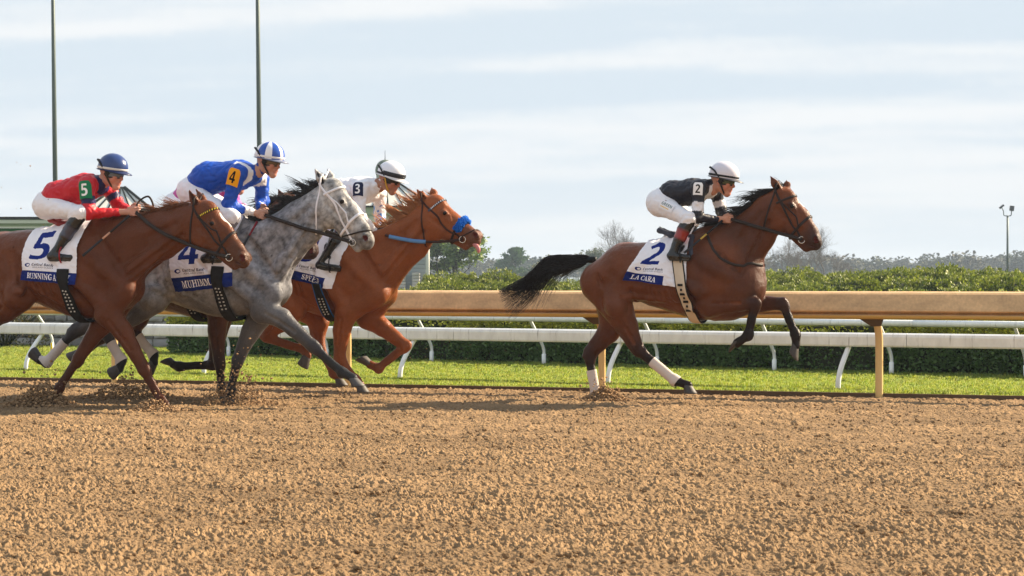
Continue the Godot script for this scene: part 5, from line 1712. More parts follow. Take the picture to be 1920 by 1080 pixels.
func horse_field(j: Dictionary, coat: Dictionary) -> Field:
	var f := Field.new()
	f.noise = relief
	f.amp = 0.0045
	f.soft = 0.06
	var c: Color = coat.body
	var dk: Color = coat.legs
	var sh: Color = coat.shoulder
	# trunk
	for s in [1.0, -1.0]:
		f.add(j.butt + Vector3(0, 0, 0.1 * s), j.croup + Vector3(0, -0.01, 0.09 * s), 0.17, 0.185, 1.05, 0.09, c)
	f.add(j.croup, j.loin, 0.222, 0.268, 1.1, 0.12, c)
	f.add(j.loin, j.barrel, 0.268, 0.31, 1.1, 0.1, c)
	f.add(j.barrel, j.girth, 0.31, 0.385, 1.32, 0.12, c)
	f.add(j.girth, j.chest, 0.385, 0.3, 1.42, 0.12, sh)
	for s in [1.0, -1.0]:
		f.add(j.chest + Vector3(0, 0, 0.04 * s), j.breast + Vector3(0.02, -0.01, 0.085 * s), 0.24, 0.11, 1.15, 0.09, sh)
	f.add(j.withers, j.withers + Vector3(-0.28, -0.03, 0), 0.1, 0.08, 1.5, 0.1, sh)
	f.add(j.dock + Vector3(0.05, 0, 0), j.t0.lerp(j.t1, 0.35), 0.034, 0.022, 1.0, 0.03, coat.hair)
	# neck
	f.add(j.nb, j.nm, 0.272, 0.19, 1.78, 0.12, sh)
	f.add(j.nm, j.nt, 0.19, 0.155, 1.85, 0.08, c.lerp(sh, 0.5))
	f.trunk = f.all.duplicate()
	f.add(j.nt, j.cran, 0.15, 0.115, 1.6, 0.06, c)
	f.add(j.nt + (j.cran - j.nt) * 0.1 + Vector3(-0.02, -0.05, 0), j.cheek, 0.1, 0.11, 1.7, 0.05, c)
	for s in [1.0, -1.0]:
		f.add(j.nt + Vector3(-0.02, -0.06, 0.055 * s), j["sh_n" if s > 0 else "sh_f"] + Vector3(-0.02, 0.1, -0.03 * s), 0.05, 0.085, 1.1, 0.03, sh)
		f.add(j.nt + Vector3(0.0, 0.02, 0.05 * s), j.withers + Vector3(0.02, -0.16, 0.1 * s), 0.06, 0.09, 1.2, 0.06, sh)
	# head
	f.add(j.cran, j.mid, 0.112, 0.105, 1.38, 0.05, c)
	f.add(j.cheek, j.cheek + (j.mid - j.cheek) * 0.35, 0.142, 0.115, 1.85, 0.05, c)
	f.add(j.mid, j.nose, 0.1, 0.083, 1.45, 0.05, c.lerp(coat.muzzle, 0.25))
	f.add(j.nose, j.muz, 0.083, 0.075, 1.3, 0.03, coat.muzzle)
	f.add(j.muz, j.muz.lerp(j.mouthf, 0.55) * Vector3(1, 1, 0), 0.068, 0.04, 1.15, 0.03, coat.muzzle)
	f.add(j.cheek + (j.chin - j.cheek) * 0.35, j.chin, 0.075, 0.042, 1.35, 0.03, coat.muzzle.lerp(c, 0.4))
	var fw: Vector3 = (j.muz - j.cran).normalized()
	for s in [1.0, -1.0]:
		var e := Vector3(j.eye.x, j.eye.y, 0.07 * s)
		f.add(e - fw * 0.015, e + fw * 0.018, 0.026, 0.022, 1.0, 0.025, coat.muzzle.lerp(dk, 0.5))
		f.add(e + fw * 0.03 + back_of(fw) * 0.035, e + fw * 0.2 + back_of(fw) * 0.03 - Vector3(0, 0, 0.012 * s), 0.014, 0.01, 1.0, 0.02, c)
		f.add(e + Vector3(0.005, 0, 0.031 * s), e + Vector3(0.005, 0, 0.06 * s), 0.016, 0.019, 1.0, 0.006, dk * 0.7, -1.0)
		var no := Vector3(j.nostril.x, j.nostril.y, 0.05 * s)
		f.add(no - fw * 0.02 + back_of(fw) * -0.01, no + fw * 0.012, 0.026, 0.024, 1.0, 0.02, coat.muzzle)
		f.add(no + Vector3(0.0, 0, 0.02 * s), no + Vector3(0.004, 0, 0.05 * s) + fw * 0.02, 0.022, 0.018, 1.0, 0.01, Color(0.09, 0.018, 0.015), -1.0)
		f.add(Vector3(j.mouth.x, j.mouth.y, 0.07 * s), Vector3(j.mouthf.x, j.mouthf.y, 0.03 * s), 0.006, 0.007, 1.0, 0.01, Color(0.05, 0.02, 0.018), -1.0)
		var t: String = "n" if s > 0 else "f"
		var eb: Vector3 = j["earb_" + t]
		var et: Vector3 = j["eart_" + t]
		f.add(eb - (et - eb) * 0.2, eb.lerp(et, 0.4), 0.032, 0.035, 1.15, 0.03, c)
		f.add(eb.lerp(et, 0.4), et, 0.035, 0.005, 1.2, 0.012, c.lerp(dk, 0.35))
		f.add(eb.lerp(et, 0.3) + fw * 0.03 + Vector3(0, 0, 0.012 * s), eb.lerp(et, 0.85) + fw * 0.014 + Vector3(0, 0, 0.004 * s), 0.017, 0.005, 1.1, 0.01, dk, -1.0)
	# legs
	for s in [1.0, -1.0]:
		var t: String = "n" if s > 0 else "f"
		var shp: Vector3 = j["sh_" + t]
		var el: Vector3 = j["el_" + t]
		var fa: Vector3 = j["fa_" + t]
		var kn: Vector3 = j["kn_" + t]
		var ft: Vector3 = j["ft_" + t]
		var co: Vector3 = j["co_" + t]
		var kc: Color = c.lerp(dk, coat.knee)
		f.add(j.withers + Vector3(0.0, -0.15, 0.12 * s), shp + Vector3(-0.02, 0.02, -0.03 * s), 0.1, 0.115, 1.3, 0.04, sh)
		f.trunk.append(f.all[-1])
		f.add(j.withers + Vector3(-0.1, -0.32, 0.15 * s), el + Vector3(0, 0.03, -0.02 * s), 0.12, 0.105, 1.25, 0.03, sh)
		f.trunk.append(f.all[-1])
		f.add(shp + Vector3(-0.01, 0, -0.02 * s), el, 0.11, 0.105, 1.2, 0.035, sh)
		f.add(el, fa, 0.108, 0.082, 1.15, 0.04, c.lerp(sh, 0.5))
		f.add(fa, kn, 0.08, 0.047, 1.15, 0.03, c.lerp(dk, coat.knee * 0.6))
		var df := (kn - el).normalized()
		f.add(el - back_of(df) * 0.045 + Vector3(0, 0, 0.025 * s), fa.lerp(kn, 0.45) - back_of(df) * 0.018 + Vector3(0, 0, 0.01 * s), 0.06, 0.032, 1.0, 0.015, c.lerp(sh, 0.5))
		f.add(fa + back_of(df) * 0.03, kn + back_of(df) * 0.03, 0.05, 0.022, 1.0, 0.02, c.lerp(dk, coat.knee * 0.6))
		f.add(kn - df * 0.03, kn + (ft - kn).normalized() * 0.035, 0.05, 0.046, 1.12, 0.02, kc)
		f.add(kn - back_of(df) * 0.022, kn - back_of(df) * 0.02 + (ft - kn).normalized() * 0.04, 0.034, 0.03, 1.0, 0.015, kc)
		f.add(kn + back_of(df) * 0.038, kn + back_of(df) * 0.036 + (ft - kn).normalized() * 0.02, 0.022, 0.018, 1.0, 0.02, kc)
		shank(f, kn, ft, co, dk, 0.031)
		var hip: Vector3 = j["hip_" + t]
		var st: Vector3 = j["st_" + t]
		var ga: Vector3 = j["ga_" + t]
		var hk: Vector3 = j["hk_" + t]
		var fh: Vector3 = j["ft_h" + t]
		var ch: Vector3 = j["co_h" + t]
		f.add(j.croup.lerp(j.loin, 0.55) + Vector3(0, 0.06, 0.17 * s), j.croup.lerp(j.loin, 0.4) + Vector3(0, 0.02, 0.16 * s), 0.05, 0.06, 1.0, 0.07, c)
		f.add(hip, st + Vector3(-0.02, 0.01, -0.03 * s), 0.185, 0.125, 1.1, 0.05, c)
		f.trunk.append(f.all[-1])
		f.add(j.butt + Vector3(0.0, -0.03, 0.12 * s), st.lerp(ga, 0.45) + Vector3(-0.03, 0, 0), 0.15, 0.115, 1.15, 0.035, c)
		f.add(st, ga, 0.125, 0.092, 1.15, 0.05, c)
		f.add(ga, hk, 0.09, 0.05, 1.2, 0.04, c.lerp(dk, coat.hock * 0.5))
		var dg := (hk - st).normalized()
		var bk := back_of(dg)
		f.add(ga + bk * 0.06, hk + bk * 0.055 - dg * 0.03, 0.045, 0.02, 1.0, 0.03, c.lerp(dk, coat.hock * 0.7))
		f.add(hk + bk * 0.05 - dg * 0.03, hk + bk * 0.035 + dg * 0.03, 0.024, 0.024, 1.0, 0.025, c.lerp(dk, coat.hock))
		f.add(hk - dg * 0.035, hk + (fh - hk).normalized() * 0.04, 0.052, 0.045, 1.15, 0.025, c.lerp(dk, coat.hock))
		f.add(hk - bk * 0.02, hk + (fh - hk).normalized() * 0.07 - bk * 0.004, 0.034, 0.03, 1.0, 0.02, c.lerp(dk, coat.hock))
		shank(f, hk, fh, ch, coat.hind, 0.034)
	# the lines of the muscles under the skin: low ridges and grooves drawn on the body's own surface
	for s in [1.0, -1.0]:
		var t: String = "n" if s > 0 else "f"
		var shp: Vector3 = j["sh_" + t]
		var el: Vector3 = j["el_" + t]
		var fa: Vector3 = j["fa_" + t]
		var st: Vector3 = j["st_" + t]
		var ga: Vector3 = j["ga_" + t]
		var hk: Vector3 = j["hk_" + t]
		var w: Vector3 = j.withers
		line(f, s, w + Vector3(0.0, -0.16, 0), shp + Vector3(-0.04, 0.1, 0), 0.05, 0.012, sh)
		line(f, s, w + Vector3(-0.16, -0.4, 0), el + Vector3(-0.03, 0.1, 0), 0.06, 0.014, sh)
		line(f, s, w + Vector3(-0.23, -0.3, 0), el + Vector3(-0.13, 0.03, 0), 0.035, -0.016, sh)
		line(f, s, w + Vector3(0.14, -0.08, 0), shp + Vector3(0.05, 0.14, 0), 0.03, -0.012, sh)
		line(f, s, j.nt + Vector3(0.01, -0.09, 0), shp + Vector3(0.07, 0.13, 0), 0.022, -0.012, sh)
		line(f, s, j.nt + Vector3(-0.05, 0.0, 0), j.nm + Vector3(-0.06, -0.03, 0), 0.03, -0.008, sh)
		line(f, s, j.croup + Vector3(-0.06, -0.06, 0), st + Vector3(-0.15, 0.02, 0), 0.05, -0.01, c)
		line(f, s, j.croup + Vector3(0.12, -0.04, 0), st + Vector3(-0.01, 0.1, 0), 0.07, 0.014, c)
		line(f, s, j.butt + Vector3(0.04, 0.06, 0), ga + Vector3(-0.07, 0.08, 0), 0.022, -0.012, c)
		line(f, s, j.butt.lerp(st, 0.45) + Vector3(0, 0.03, 0), ga + Vector3(-0.02, 0.06, 0), 0.05, 0.012, c)
		line(f, s, st + Vector3(-0.02, 0.06, 0), st + Vector3(0.01, -0.04, 0), 0.08, 0.006, c)
		line(f, s, st + Vector3(0.05, 0.1, 0), j.barrel + Vector3(-0.16, -0.2, 0), 0.03, 0.012, c)
		line(f, s, j.loin + Vector3(-0.02, 0.06, 0), st + Vector3(0.09, 0.2, 0), 0.09, -0.012, c)
		line(f, s, fa.lerp(el, 0.6) + Vector3(0, 0.0, 0), fa.lerp(j["kn_" + t], 0.5), 0.014, -0.007, c)
		line(f, s, st.lerp(ga, 0.7), ga.lerp(hk, 0.75), 0.014, -0.008, c)
		line(f, s, j.girth + Vector3(-0.06, -0.3, 0), j.loin + Vector3(0.1, -0.17, 0), 0.007, 0.004, c)
		for i in 6:
			var x: float = lerpf(j.loin.x + 0.05, j.girth.x - 0.16, i / 5.0)
			line(f, s, Vector3(x - 0.05, j.barrel.y + 0.02, 0), Vector3(x + 0.01, j.barrel.y - 0.2, 0), 0.02, 0.0035, c)
		# veins of the face and the shoulder
		line(f, s, j.eye * Vector3(1, 1, 0) + fw * 0.05 - back_of(fw) * 0.01, j.mid.lerp(j.nose, 0.6) + back_of(fw) * 0.03, 0.006, 0.004, c)
		line(f, s, j.cheek + Vector3(-0.02, 0.06, 0), j.cheek + (j.mid - j.cheek) * 0.6 + Vector3(0, -0.03, 0), 0.02, -0.006, c)
	return f


# a ridge (lift above 0) or groove (below 0) that follows the surface between two points of the side view
func line(f: Field, s: float, a: Vector3, b: Vector3, r: float, lift: float, col: Color) -> void:
	var last := Vector3.ZERO
	for i in 4:
		var p := a.lerp(b, i / 3.0)
		var q := f.meet(Vector3(p.x, p.y, 0.75 * s), Vector3(0, 0, -s), 0.7)
		if absf(q.z) < 0.02 or q.z * s < 0.0:
			continue
		var n := f.grad(f.near(f.all, q, 0.05), q)
		var by := lift * (1.7 if lift > 0.0 else 1.6)
		q = q - n * (r - by) if lift > 0.0 else q + n * (r + by)
		if last != Vector3.ZERO and last.distance_to(q) < 0.35:
			f.add(last, q, r, r, 1.0, minf(0.04, r * 0.85 + 0.004), col, 1.0 if lift > 0.0 else -1.0)
			f.trunk.append(f.all[-1])
		last = q


func shank(f: Field, kn: Vector3, ft: Vector3, co: Vector3, col: Color, r: float) -> void:
	var d := (ft - kn).normalized()
	var bk := back_of(d)
	f.add(kn, ft, r + 0.004, r, 1.18, 0.02, col)
	f.add(kn + bk * 0.032, ft + bk * 0.026, 0.017, 0.017, 1.0, 0.012, col)
	f.add(ft - d * 0.012, ft + d * 0.01, 0.042, 0.042, 1.12, 0.02, col)
	f.add(ft + bk * 0.03, ft + bk * 0.03 + d * 0.015, 0.022, 0.016, 1.0, 0.015, col)
	f.add(ft, co, 0.034, 0.04, 1.1, 0.025, col)


func hoof_mesh(co: Vector3, toe: Vector3, heel: Vector3, col: Color) -> ArrayMesh:
	var st := SurfaceTool.new()
	st.begin(Mesh.PRIMITIVE_TRIANGLES)
	var mid := (toe + heel) * 0.5
	var ax := (toe - heel).normalized()
	var up := (co - mid).normalized()
	var side := Vector3(0, 0, 1)
	up = (up - ax * up.dot(ax) * 0.0).normalized()
	var hl := 0.062
	mid = toe - ax * hl
	var rings := []
	for q in [[0.0, 0.96, -0.004], [0.0, 1.0, 0.004], [0.35, 0.9, 0.0], [0.75, 0.76, 0.0], [1.0, 0.68, 0.0], [1.08, 0.6, 0.0]]:
		var ring := []
		var o: Vector3 = mid.lerp(co - ax * 0.004, minf(q[0], 1.0)) + up * (q[2] + maxf(q[0] - 1.0, 0.0) * 0.06)
		for i in 20:
			var a := TAU * i / 20.0
			var flat := 1.0 if cos(a) > -0.6 else 0.86
			ring.append(o + ax * cos(a) * hl * q[1] * flat + side * sin(a) * 0.056 * q[1])
		rings.append(ring)
	for r in rings.size() - 1:
		for i in 20:
			var a: Vector3 = rings[r][i]
			var b: Vector3 = rings[r][(i + 1) % 20]
			var c: Vector3 = rings[r + 1][(i + 1) % 20]
			var d: Vector3 = rings[r + 1][i]
			var shade := col * (0.85 + 0.3 * fposmod(sin(r * 12.7 + i * 0.9) * 3.1, 1.0))
			st.set_color(shade)
			for v in [a, b, c, a, c, d]:
				st.add_vertex(v)
	st.set_color(col * 0.6)
	for i in 20:
		for v in [mid - up * 0.003, rings[0][(i + 1) % 20], rings[0][i]]:
			st.add_vertex(v)
	st.generate_normals()
	return st.commit()


# a flat strap through points p with outward normals n
func strap(st: SurfaceTool, p: Array, n: Array, w: float, th: float, closed := false) -> void:
	var m := p.size()
	var secs := []
	for i in m:
		var a: Vector3 = p[(i - 1 + m) % m] if closed else p[maxi(i - 1, 0)]
		var b: Vector3 = p[(i + 1) % m] if closed else p[mini(i + 1, m - 1)]
		var t := (b - a).normalized()
		var nn: Vector3 = n[i]
		var bi := t.cross(nn).normalized()
		nn = bi.cross(t).normalized()
		var o: Vector3 = p[i]
		secs.append([o + bi * w * 0.5 + nn * th * 0.3, o + bi * w * 0.36 + nn * th, o - bi * w * 0.36 + nn * th, o - bi * w * 0.5 + nn * th * 0.3, o - bi * w * 0.45 - nn * 0.006, o + bi * w * 0.45 - nn * 0.006])
	for i in (m if closed else m - 1):
		var a: Array = secs[i]
		var b: Array = secs[(i + 1) % m]
		for k in 6:
			var l := (k + 1) % 6
			for v in [a[k], b[l], a[l], a[k], b[k], b[l]]:
				st.add_vertex(v)


func tube(st: SurfaceTool, p: Array, r: Array, sides := 8, caps := true) -> void:
	var m := p.size()
	var rings := []
	var ref := Vector3(0.13, 0.31, 0.94)
	for i in m:
		var t: Vector3 = (p[mini(i + 1, m - 1)] - p[maxi(i - 1, 0)]).normalized()
		var x := t.cross(ref)
		if x.length() < 0.05:
			x = t.cross(Vector3.UP)
		x = x.normalized()
		var y := x.cross(t).normalized()
		ref = y if absf(t.dot(y)) < 0.9 else ref
		ref = y.cross(Vector3.ZERO) + y
		var ring := []
		for k in sides:
			var a := TAU * k / sides
			ring.append(p[i] + (x * cos(a) + y * sin(a)) * float(r[i] if i < r.size() else r[-1]))
		rings.append(ring)
		ref = y
	for i in m - 1:
		for k in sides:
			var l := (k + 1) % sides
			for v in [rings[i][k], rings[i + 1][l], rings[i][l], rings[i][k], rings[i + 1][k], rings[i + 1][l]]:
				st.add_vertex(v)
	if caps:
		for k in sides:
			var l := (k + 1) % sides
			for v in [p[0], rings[0][k], rings[0][l]]:
				st.add_vertex(v)
			for v in [p[m - 1], rings[m - 1][l], rings[m - 1][k]]:
				st.add_vertex(v)


func curve(pts: Array, per := 6) -> Array:
	var out := []
	for i in pts.size() - 1:
		var a: Vector3 = pts[maxi(i - 1, 0)]
		var b: Vector3 = pts[i]
		var c: Vector3 = pts[i + 1]
		var d: Vector3 = pts[mini(i + 2, pts.size() - 1)]
		for k in per:
			out.append(b.cubic_interpolate(c, a, d, float(k) / per))
	out.append(pts[-1])
	return out


func begin() -> SurfaceTool:
	var st := SurfaceTool.new()
	st.begin(Mesh.PRIMITIVE_TRIANGLES)
	st.set_smooth_group(0)
	return st


func part(called: String, st: SurfaceTool, m: Material, parent: Node3D) -> MeshInstance3D:
	st.generate_normals()
	return put(called, st.commit(), m, parent)


func put(called: String, mesh: Mesh, m: Material, parent: Node3D) -> MeshInstance3D:
	var o := MeshInstance3D.new()
	o.name = called
	o.mesh = mesh
	o.material_override = m
	parent.add_child(o, true)
	return o


# a strap that lies on a body: the points are moved onto its surface first
func laid(st: SurfaceTool, f: Field, pts: Array, w: float, th: float, per := 5, off := 0.002) -> void:
	var ps := []
	var ns := []
	for q in curve(pts, per):
		var s := f.snap(q, off)
		ps.append(s[0])
		ns.append(s[1])
	strap(st, ps, ns, w, th)


# a strap once round a body: o is inside it, ax the axis it goes round
func ringed(st: SurfaceTool, f: Field, o: Vector3, ax: Vector3, w: float, th: float, from := 0.0, to := TAU, count := 28, reach := 0.3) -> void:
	var x := Vector3(0, 0, 1).cross(ax).normalized()
	var z := ax.cross(x).normalized()
	var ps := []
	var ns := []
	var whole := to - from > TAU - 0.01
	var g := Field.new()
	g.b = f.b
	g.all = f.near(f.all, o, reach)
	for i in (count if whole else count + 1):
		var a := from + (to - from) * i / count
		var d := x * cos(a) + z * sin(a)
		var p := g.meet(o + d * reach, -d, reach, 0.002)
		ps.append(p)
		ns.append(d)
	strap(st, ps, ns, w, th, whole)


# a cloth wrapped over a body between two lines of the near and far side; rows run from the spine down
func wrapped(f: Field, across: int, down: int, spot: Callable, off: float, rough := 0.0) -> ArrayMesh:
	var v := PackedVector3Array()
	var uv := PackedVector2Array()
	var g := Field.new()
	g.b = f.b
	g.all = f.trunk
	for i in across + 1:
		for k in down + 1:
			var a := float(i) / across
			var b := float(k) / down
			var r: Array = spot.call(a, b)
			var o: Vector3 = r[0]
			var d: Vector3 = r[1]
			var lift := off + rough * (relief.get_noise_3d(o.x * 3.0 + d.z, d.y * 2.0, d.z * 3.0) + 0.3)
			v.append(g.meet(o + d * 0.62, -d, 0.62, maxf(lift, 0.004)))
			uv.append(Vector2(a, b))
	return sheet(v, uv, across, down, 0.004)


# a grid of points as a thin closed sheet
func sheet(v: PackedVector3Array, uv: PackedVector2Array, across: int, down: int, thick: float) -> ArrayMesh:
	var st := begin()
	var row := down + 1
	for i in across:
		for k in down:
			for c in [[0, 0], [1, 1], [1, 0], [0, 0], [0, 1], [1, 1]]:
				var q: int = (i + c[0]) * row + k + c[1]
				st.set_uv(uv[q])
				st.add_vertex(v[q])
	st.generate_normals()
	st.index()
	return st.commit()


# ---------------------------------------------------------------- riders
func head_frame(j: Dictionary, pitch: float, yaw: float) -> Transform3D:
	var b := Basis(Vector3.UP, deg_to_rad(yaw)) * Basis(Vector3(0, 0, 1), deg_to_rad(pitch))
	return Transform3D(b, j.helmet - b * Vector3(0.008, 0.047, 0))


func body_fields(j: Dictionary, hd: Transform3D, skin: Color) -> Array:
	var f := Field.new()
	f.soft = 0.02
	var nk: Vector3 = hd * Vector3(-0.055, -0.05, 0)
	f.add(j.pelvis, j.waist, 0.095, 0.085, 0.9, 0.06, skin)
	f.add(j.waist, j.chest, 0.085, 0.095, 0.8, 0.06, skin)
	f.add(j.chest, j.neck, 0.085, 0.052, 0.95, 0.05, skin)
	f.add(j.neck, nk, 0.05, 0.048, 1.0, 0.03, skin)
	f.add(nk, hd * Vector3(0, 0.03, 0), 0.052, 0.06, 1.0, 0.03, skin)
	for t in ["n", "f"]:
		f.add(j["sh_" + t], j["elb_" + t], 0.04, 0.03, 1.0, 0.02, skin)
		f.add(j["elb_" + t], j["wr_" + t], 0.03, 0.024, 1.0, 0.02, skin)
		f.add(j["wr_" + t], j["wr_" + t].lerp(j["hd_" + t], 0.5), 0.026, 0.026, 1.0, 0.02, skin)
		f.add(j["hip_" + t], j["kn_" + t], 0.085, 0.055, 1.0, 0.05, skin)
		f.add(j["kn_" + t], j["an_" + t], 0.05, 0.032, 1.0, 0.02, skin)
		f.add(j["heel_" + t] + Vector3(0.02, 0.02, 0), j["toe_" + t] + Vector3(-0.01, 0.01, 0), 0.025, 0.022, 1.0, 0.02, skin)
	var h := Field.new()
	h.soft = 0.02
	var red := skin.lerp(Color(0.5, 0.13, 0.09), 0.35)
	var add := func(a: Vector3, c: Vector3, ra: float, rc: float, kz := 1.0, k := 0.02, col := skin, side := 1.0) -> void:
		var bone := hd.basis
		h.add(hd * a, hd * c, ra, rc, kz, k, col, side)
	add.call(Vector3(-0.015, 0.045, 0), Vector3(0.02, 0.04, 0), 0.092, 0.086, 1.15, 0.03)
	add.call(Vector3(0.02, 0.0, 0), Vector3(0.035, -0.05, 0), 0.07, 0.055, 1.1, 0.03)
	add.call(Vector3(-0.01, -0.055, 0.04), Vector3(0.06, -0.1, 0.012), 0.026, 0.024, 1.0, 0.025)
	add.call(Vector3(-0.01, -0.055, -0.04), Vector3(0.06, -0.1, -0.012), 0.026, 0.024, 1.0, 0.025)
	add.call(Vector3(0.062, -0.105, 0), Vector3(0.07, -0.1, 0), 0.024, 0.022, 1.0, 0.02, red)
	add.call(Vector3(0.065, -0.025, 0.04), Vector3(0.05, -0.045, 0.045), 0.026, 0.024, 1.0, 0.025, red)
	add.call(Vector3(0.065, -0.025, -0.04), Vector3(0.05, -0.045, -0.045), 0.026, 0.024, 1.0, 0.025, red)
	add.call(Vector3(0.085, 0.015, 0), Vector3(0.112, -0.03, 0), 0.012, 0.014, 1.0, 0.014, red)
	add.call(Vector3(0.102, -0.036, 0.01), Vector3(0.102, -0.036, -0.01), 0.01, 0.01, 1.0, 0.01, red)
	add.call(Vector3(0.084, -0.06, 0.012), Vector3(0.084, -0.06, -0.012), 0.017, 0.017, 1.0, 0.012, skin)
	add.call(Vector3(0.094, -0.063, 0.014), Vector3(0.094, -0.063, -0.014), 0.008, 0.008, 1.0, 0.006, Color(0.4, 0.12, 0.1))
	add.call(Vector3(0.089, -0.077, 0.011), Vector3(0.089, -0.077, -0.011), 0.009, 0.009, 1.0, 0.006, Color(0.42, 0.14, 0.11))
	add.call(Vector3(0.103, -0.07, 0.016), Vector3(0.103, -0.07, -0.016), 0.004, 0.004, 1.0, 0.004, Color(0.15, 0.04, 0.04), -1.0)
	for s in [1.0, -1.0]:
		add.call(Vector3(0.075, 0.028, 0.012 * s), Vector3(0.07, 0.028, 0.045 * s), 0.016, 0.014, 1.0, 0.014)
		add.call(Vector3(0.09, 0.008, 0.03 * s), Vector3(0.09, 0.008, 0.034 * s), 0.014, 0.014, 1.0, 0.008, skin, -1.0)
		add.call(Vector3(-0.012, 0.012, 0.082 * s), Vector3(-0.006, -0.028, 0.078 * s), 0.017, 0.011, 1.6, 0.008, red)
		add.call(Vector3(0.0, -0.004, 0.098 * s), Vector3(0.0, -0.016, 0.096 * s), 0.008, 0.006, 1.0, 0.005, Color(0.28, 0.07, 0.05), -1.0)
	add.call(Vector3(-0.04, -0.04, 0), Vector3(-0.075, -0.09, 0), 0.05, 0.048, 1.0, 0.03)
	return [f, h]


func hand_field(wr: Vector3, hd: Vector3, s: float, skin: Color) -> Field:
	# a fist closed on the rein: palm, four fingers of three joints each, thumb on top
	var f := Field.new()
	f.soft = 0.02
	var x := (hd - wr).normalized()
	var z := Vector3(0, 0, s)
	z = (z - x * z.dot(x)).normalized()
	var y := z.cross(x).normalized() * s
	if y.y < 0.0:
		y = -y
	var o := hd - x * 0.035
	f.add(wr, o, 0.027, 0.026, 1.0, 0.02, skin)
	f.add(o + y * 0.022, o + x * 0.045 + y * 0.024, 0.017, 0.016, 1.0, 0.012, skin)
	f.add(o - y * 0.02, o + x * 0.042 - y * 0.022, 0.017, 0.015, 1.0, 0.012, skin)
	for i in 4:
		var h := 0.03 - i * 0.0195
		var r: float = [0.0092, 0.0096, 0.0092, 0.0082][i]
		var l: float = [0.95, 1.05, 1.0, 0.85][i]
		var k0 := o + x * 0.048 + y * h + z * 0.012
		var k1 := k0 + x * 0.022 * l - z * 0.014
		var k2 := k1 - x * 0.004 * l - z * 0.026
		var k3 := k2 - x * 0.022 * l + z * 0.004
		f.add(o + x * 0.02 + y * h * 0.8 + z * 0.006, k0, r + 0.002, r + 0.0015, 1.0, 0.006, skin)
		f.add(k0, k1, r + 0.001, r, 1.0, 0.004, skin)
		f.add(k1, k2, r, r * 0.95, 1.0, 0.004, skin)
		f.add(k2, k3, r * 0.95, r * 0.85, 1.0, 0.004, skin)
	f.add(o + y * 0.03 - z * 0.01, o + x * 0.028 + y * 0.045 - z * 0.016, 0.014, 0.011, 1.0, 0.008, skin)
	f.add(o + x * 0.028 + y * 0.045 - z * 0.016, o + x * 0.058 + y * 0.04 - z * 0.018, 0.011, 0.0085, 1.0, 0.004, skin)
	return f


func jacket_field(j: Dictionary, c: Dictionary, loose: float) -> Field:
	var f := Field.new()
	f.noise = folds
	f.amp = 0.009
	f.soft = 0.015
	var col: Color = c.silk
	var hem: Vector3 = j.pelvis.lerp(j.waist, 0.45)
	f.add(hem, j.waist, 0.108 + loose, 0.112 + loose, 0.82, 0.05, col)
	f.add(j.waist, j.chest, 0.112 + loose, 0.118 + loose * 0.6, 0.76, 0.06, col)
	f.add(j.chest, j.chest.lerp(j.neck, 0.75), 0.112, 0.07, 0.85, 0.05, col)
	f.add(j.sh_n + Vector3(-0.01, 0.0, -0.03), j.sh_f + Vector3(-0.01, 0.0, 0.03), 0.072, 0.072, 1.0, 0.06, col)
	f.add(j.neck + Vector3(-0.02, -0.02, 0), j.neck.lerp(j.helmet + Vector3(-0.05, -0.06, 0), 0.55), 0.064, 0.056, 1.0, 0.02, c.collar)
	for t in ["n", "f"]:
		var a: Vector3 = j["sh_" + t]
		var e: Vector3 = j["elb_" + t]
		var w: Vector3 = j["wr_" + t]
		f.add(a, e, 0.064 + loose * 0.4, 0.05 + loose * 0.4, 1.0, 0.04, c.upper)
		f.add(e, w, 0.05 + loose * 0.3, 0.034 + loose * 0.2, 1.0, 0.03, c.lower)
	return f


func breeches_field(j: Dictionary, col: Color) -> Field:
	var f := Field.new()
	f.noise = folds
	f.amp = 0.007
	f.soft = 0.02
	f.add(j.pelvis + Vector3(-0.01, 0, 0.03), j.pelvis + Vector3(-0.01, 0, -0.03), 0.11, 0.11, 1.0, 0.05, col)
	f.add(j.pelvis, j.waist, 0.12, 0.11, 0.82, 0.06, col)
	for t in ["n", "f"]:
		f.add(j["hip_" + t], j["kn_" + t], 0.097, 0.064, 1.0, 0.06, col)
		f.add(j["kn_" + t], j["kn_" + t].lerp(j["an_" + t], 0.3), 0.064, 0.054, 1.0, 0.04, col)
	return f


func boots_field(j: Dictionary, c: Dictionary) -> Field:
	var f := Field.new()
	f.soft = 0.004
	f.noise = folds
	f.amp = 0.003
	for t in ["n", "f"]:
		var k: Vector3 = j["kn_" + t]
		var a: Vector3 = j["an_" + t]
		var h: Vector3 = j["heel_" + t]
		var e: Vector3 = j["toe_" + t]
		f.add(k.lerp(a, 0.05) + Vector3(0.01, 0, 0), k.lerp(a, 0.3), 0.062, 0.061, 1.0, 0.01, c.boot_top)
		f.add(k.lerp(a, 0.34), k.lerp(a, 0.55), 0.06, 0.054, 1.0, 0.01, c.boot_band)
		f.add(k.lerp(a, 0.6), a, 0.052, 0.037, 1.0, 0.02, Color(0.012, 0.012, 0.013))
		f.add(a, h + Vector3(0.015, 0.035, 0), 0.037, 0.032, 1.0, 0.02, Color(0.012, 0.012, 0.013))
		f.add(h + Vector3(0.02, 0.03, 0), e + Vector3(0.02, 0.022, 0), 0.033, 0.026, 0.9, 0.02, Color(0.012, 0.012, 0.013))
		f.add(h + Vector3(0.015, 0.004, 0), e + Vector3(0.02, -0.001, 0), 0.016, 0.014, 0.5, 0.006, Color(0.03, 0.028, 0.026))
	return f


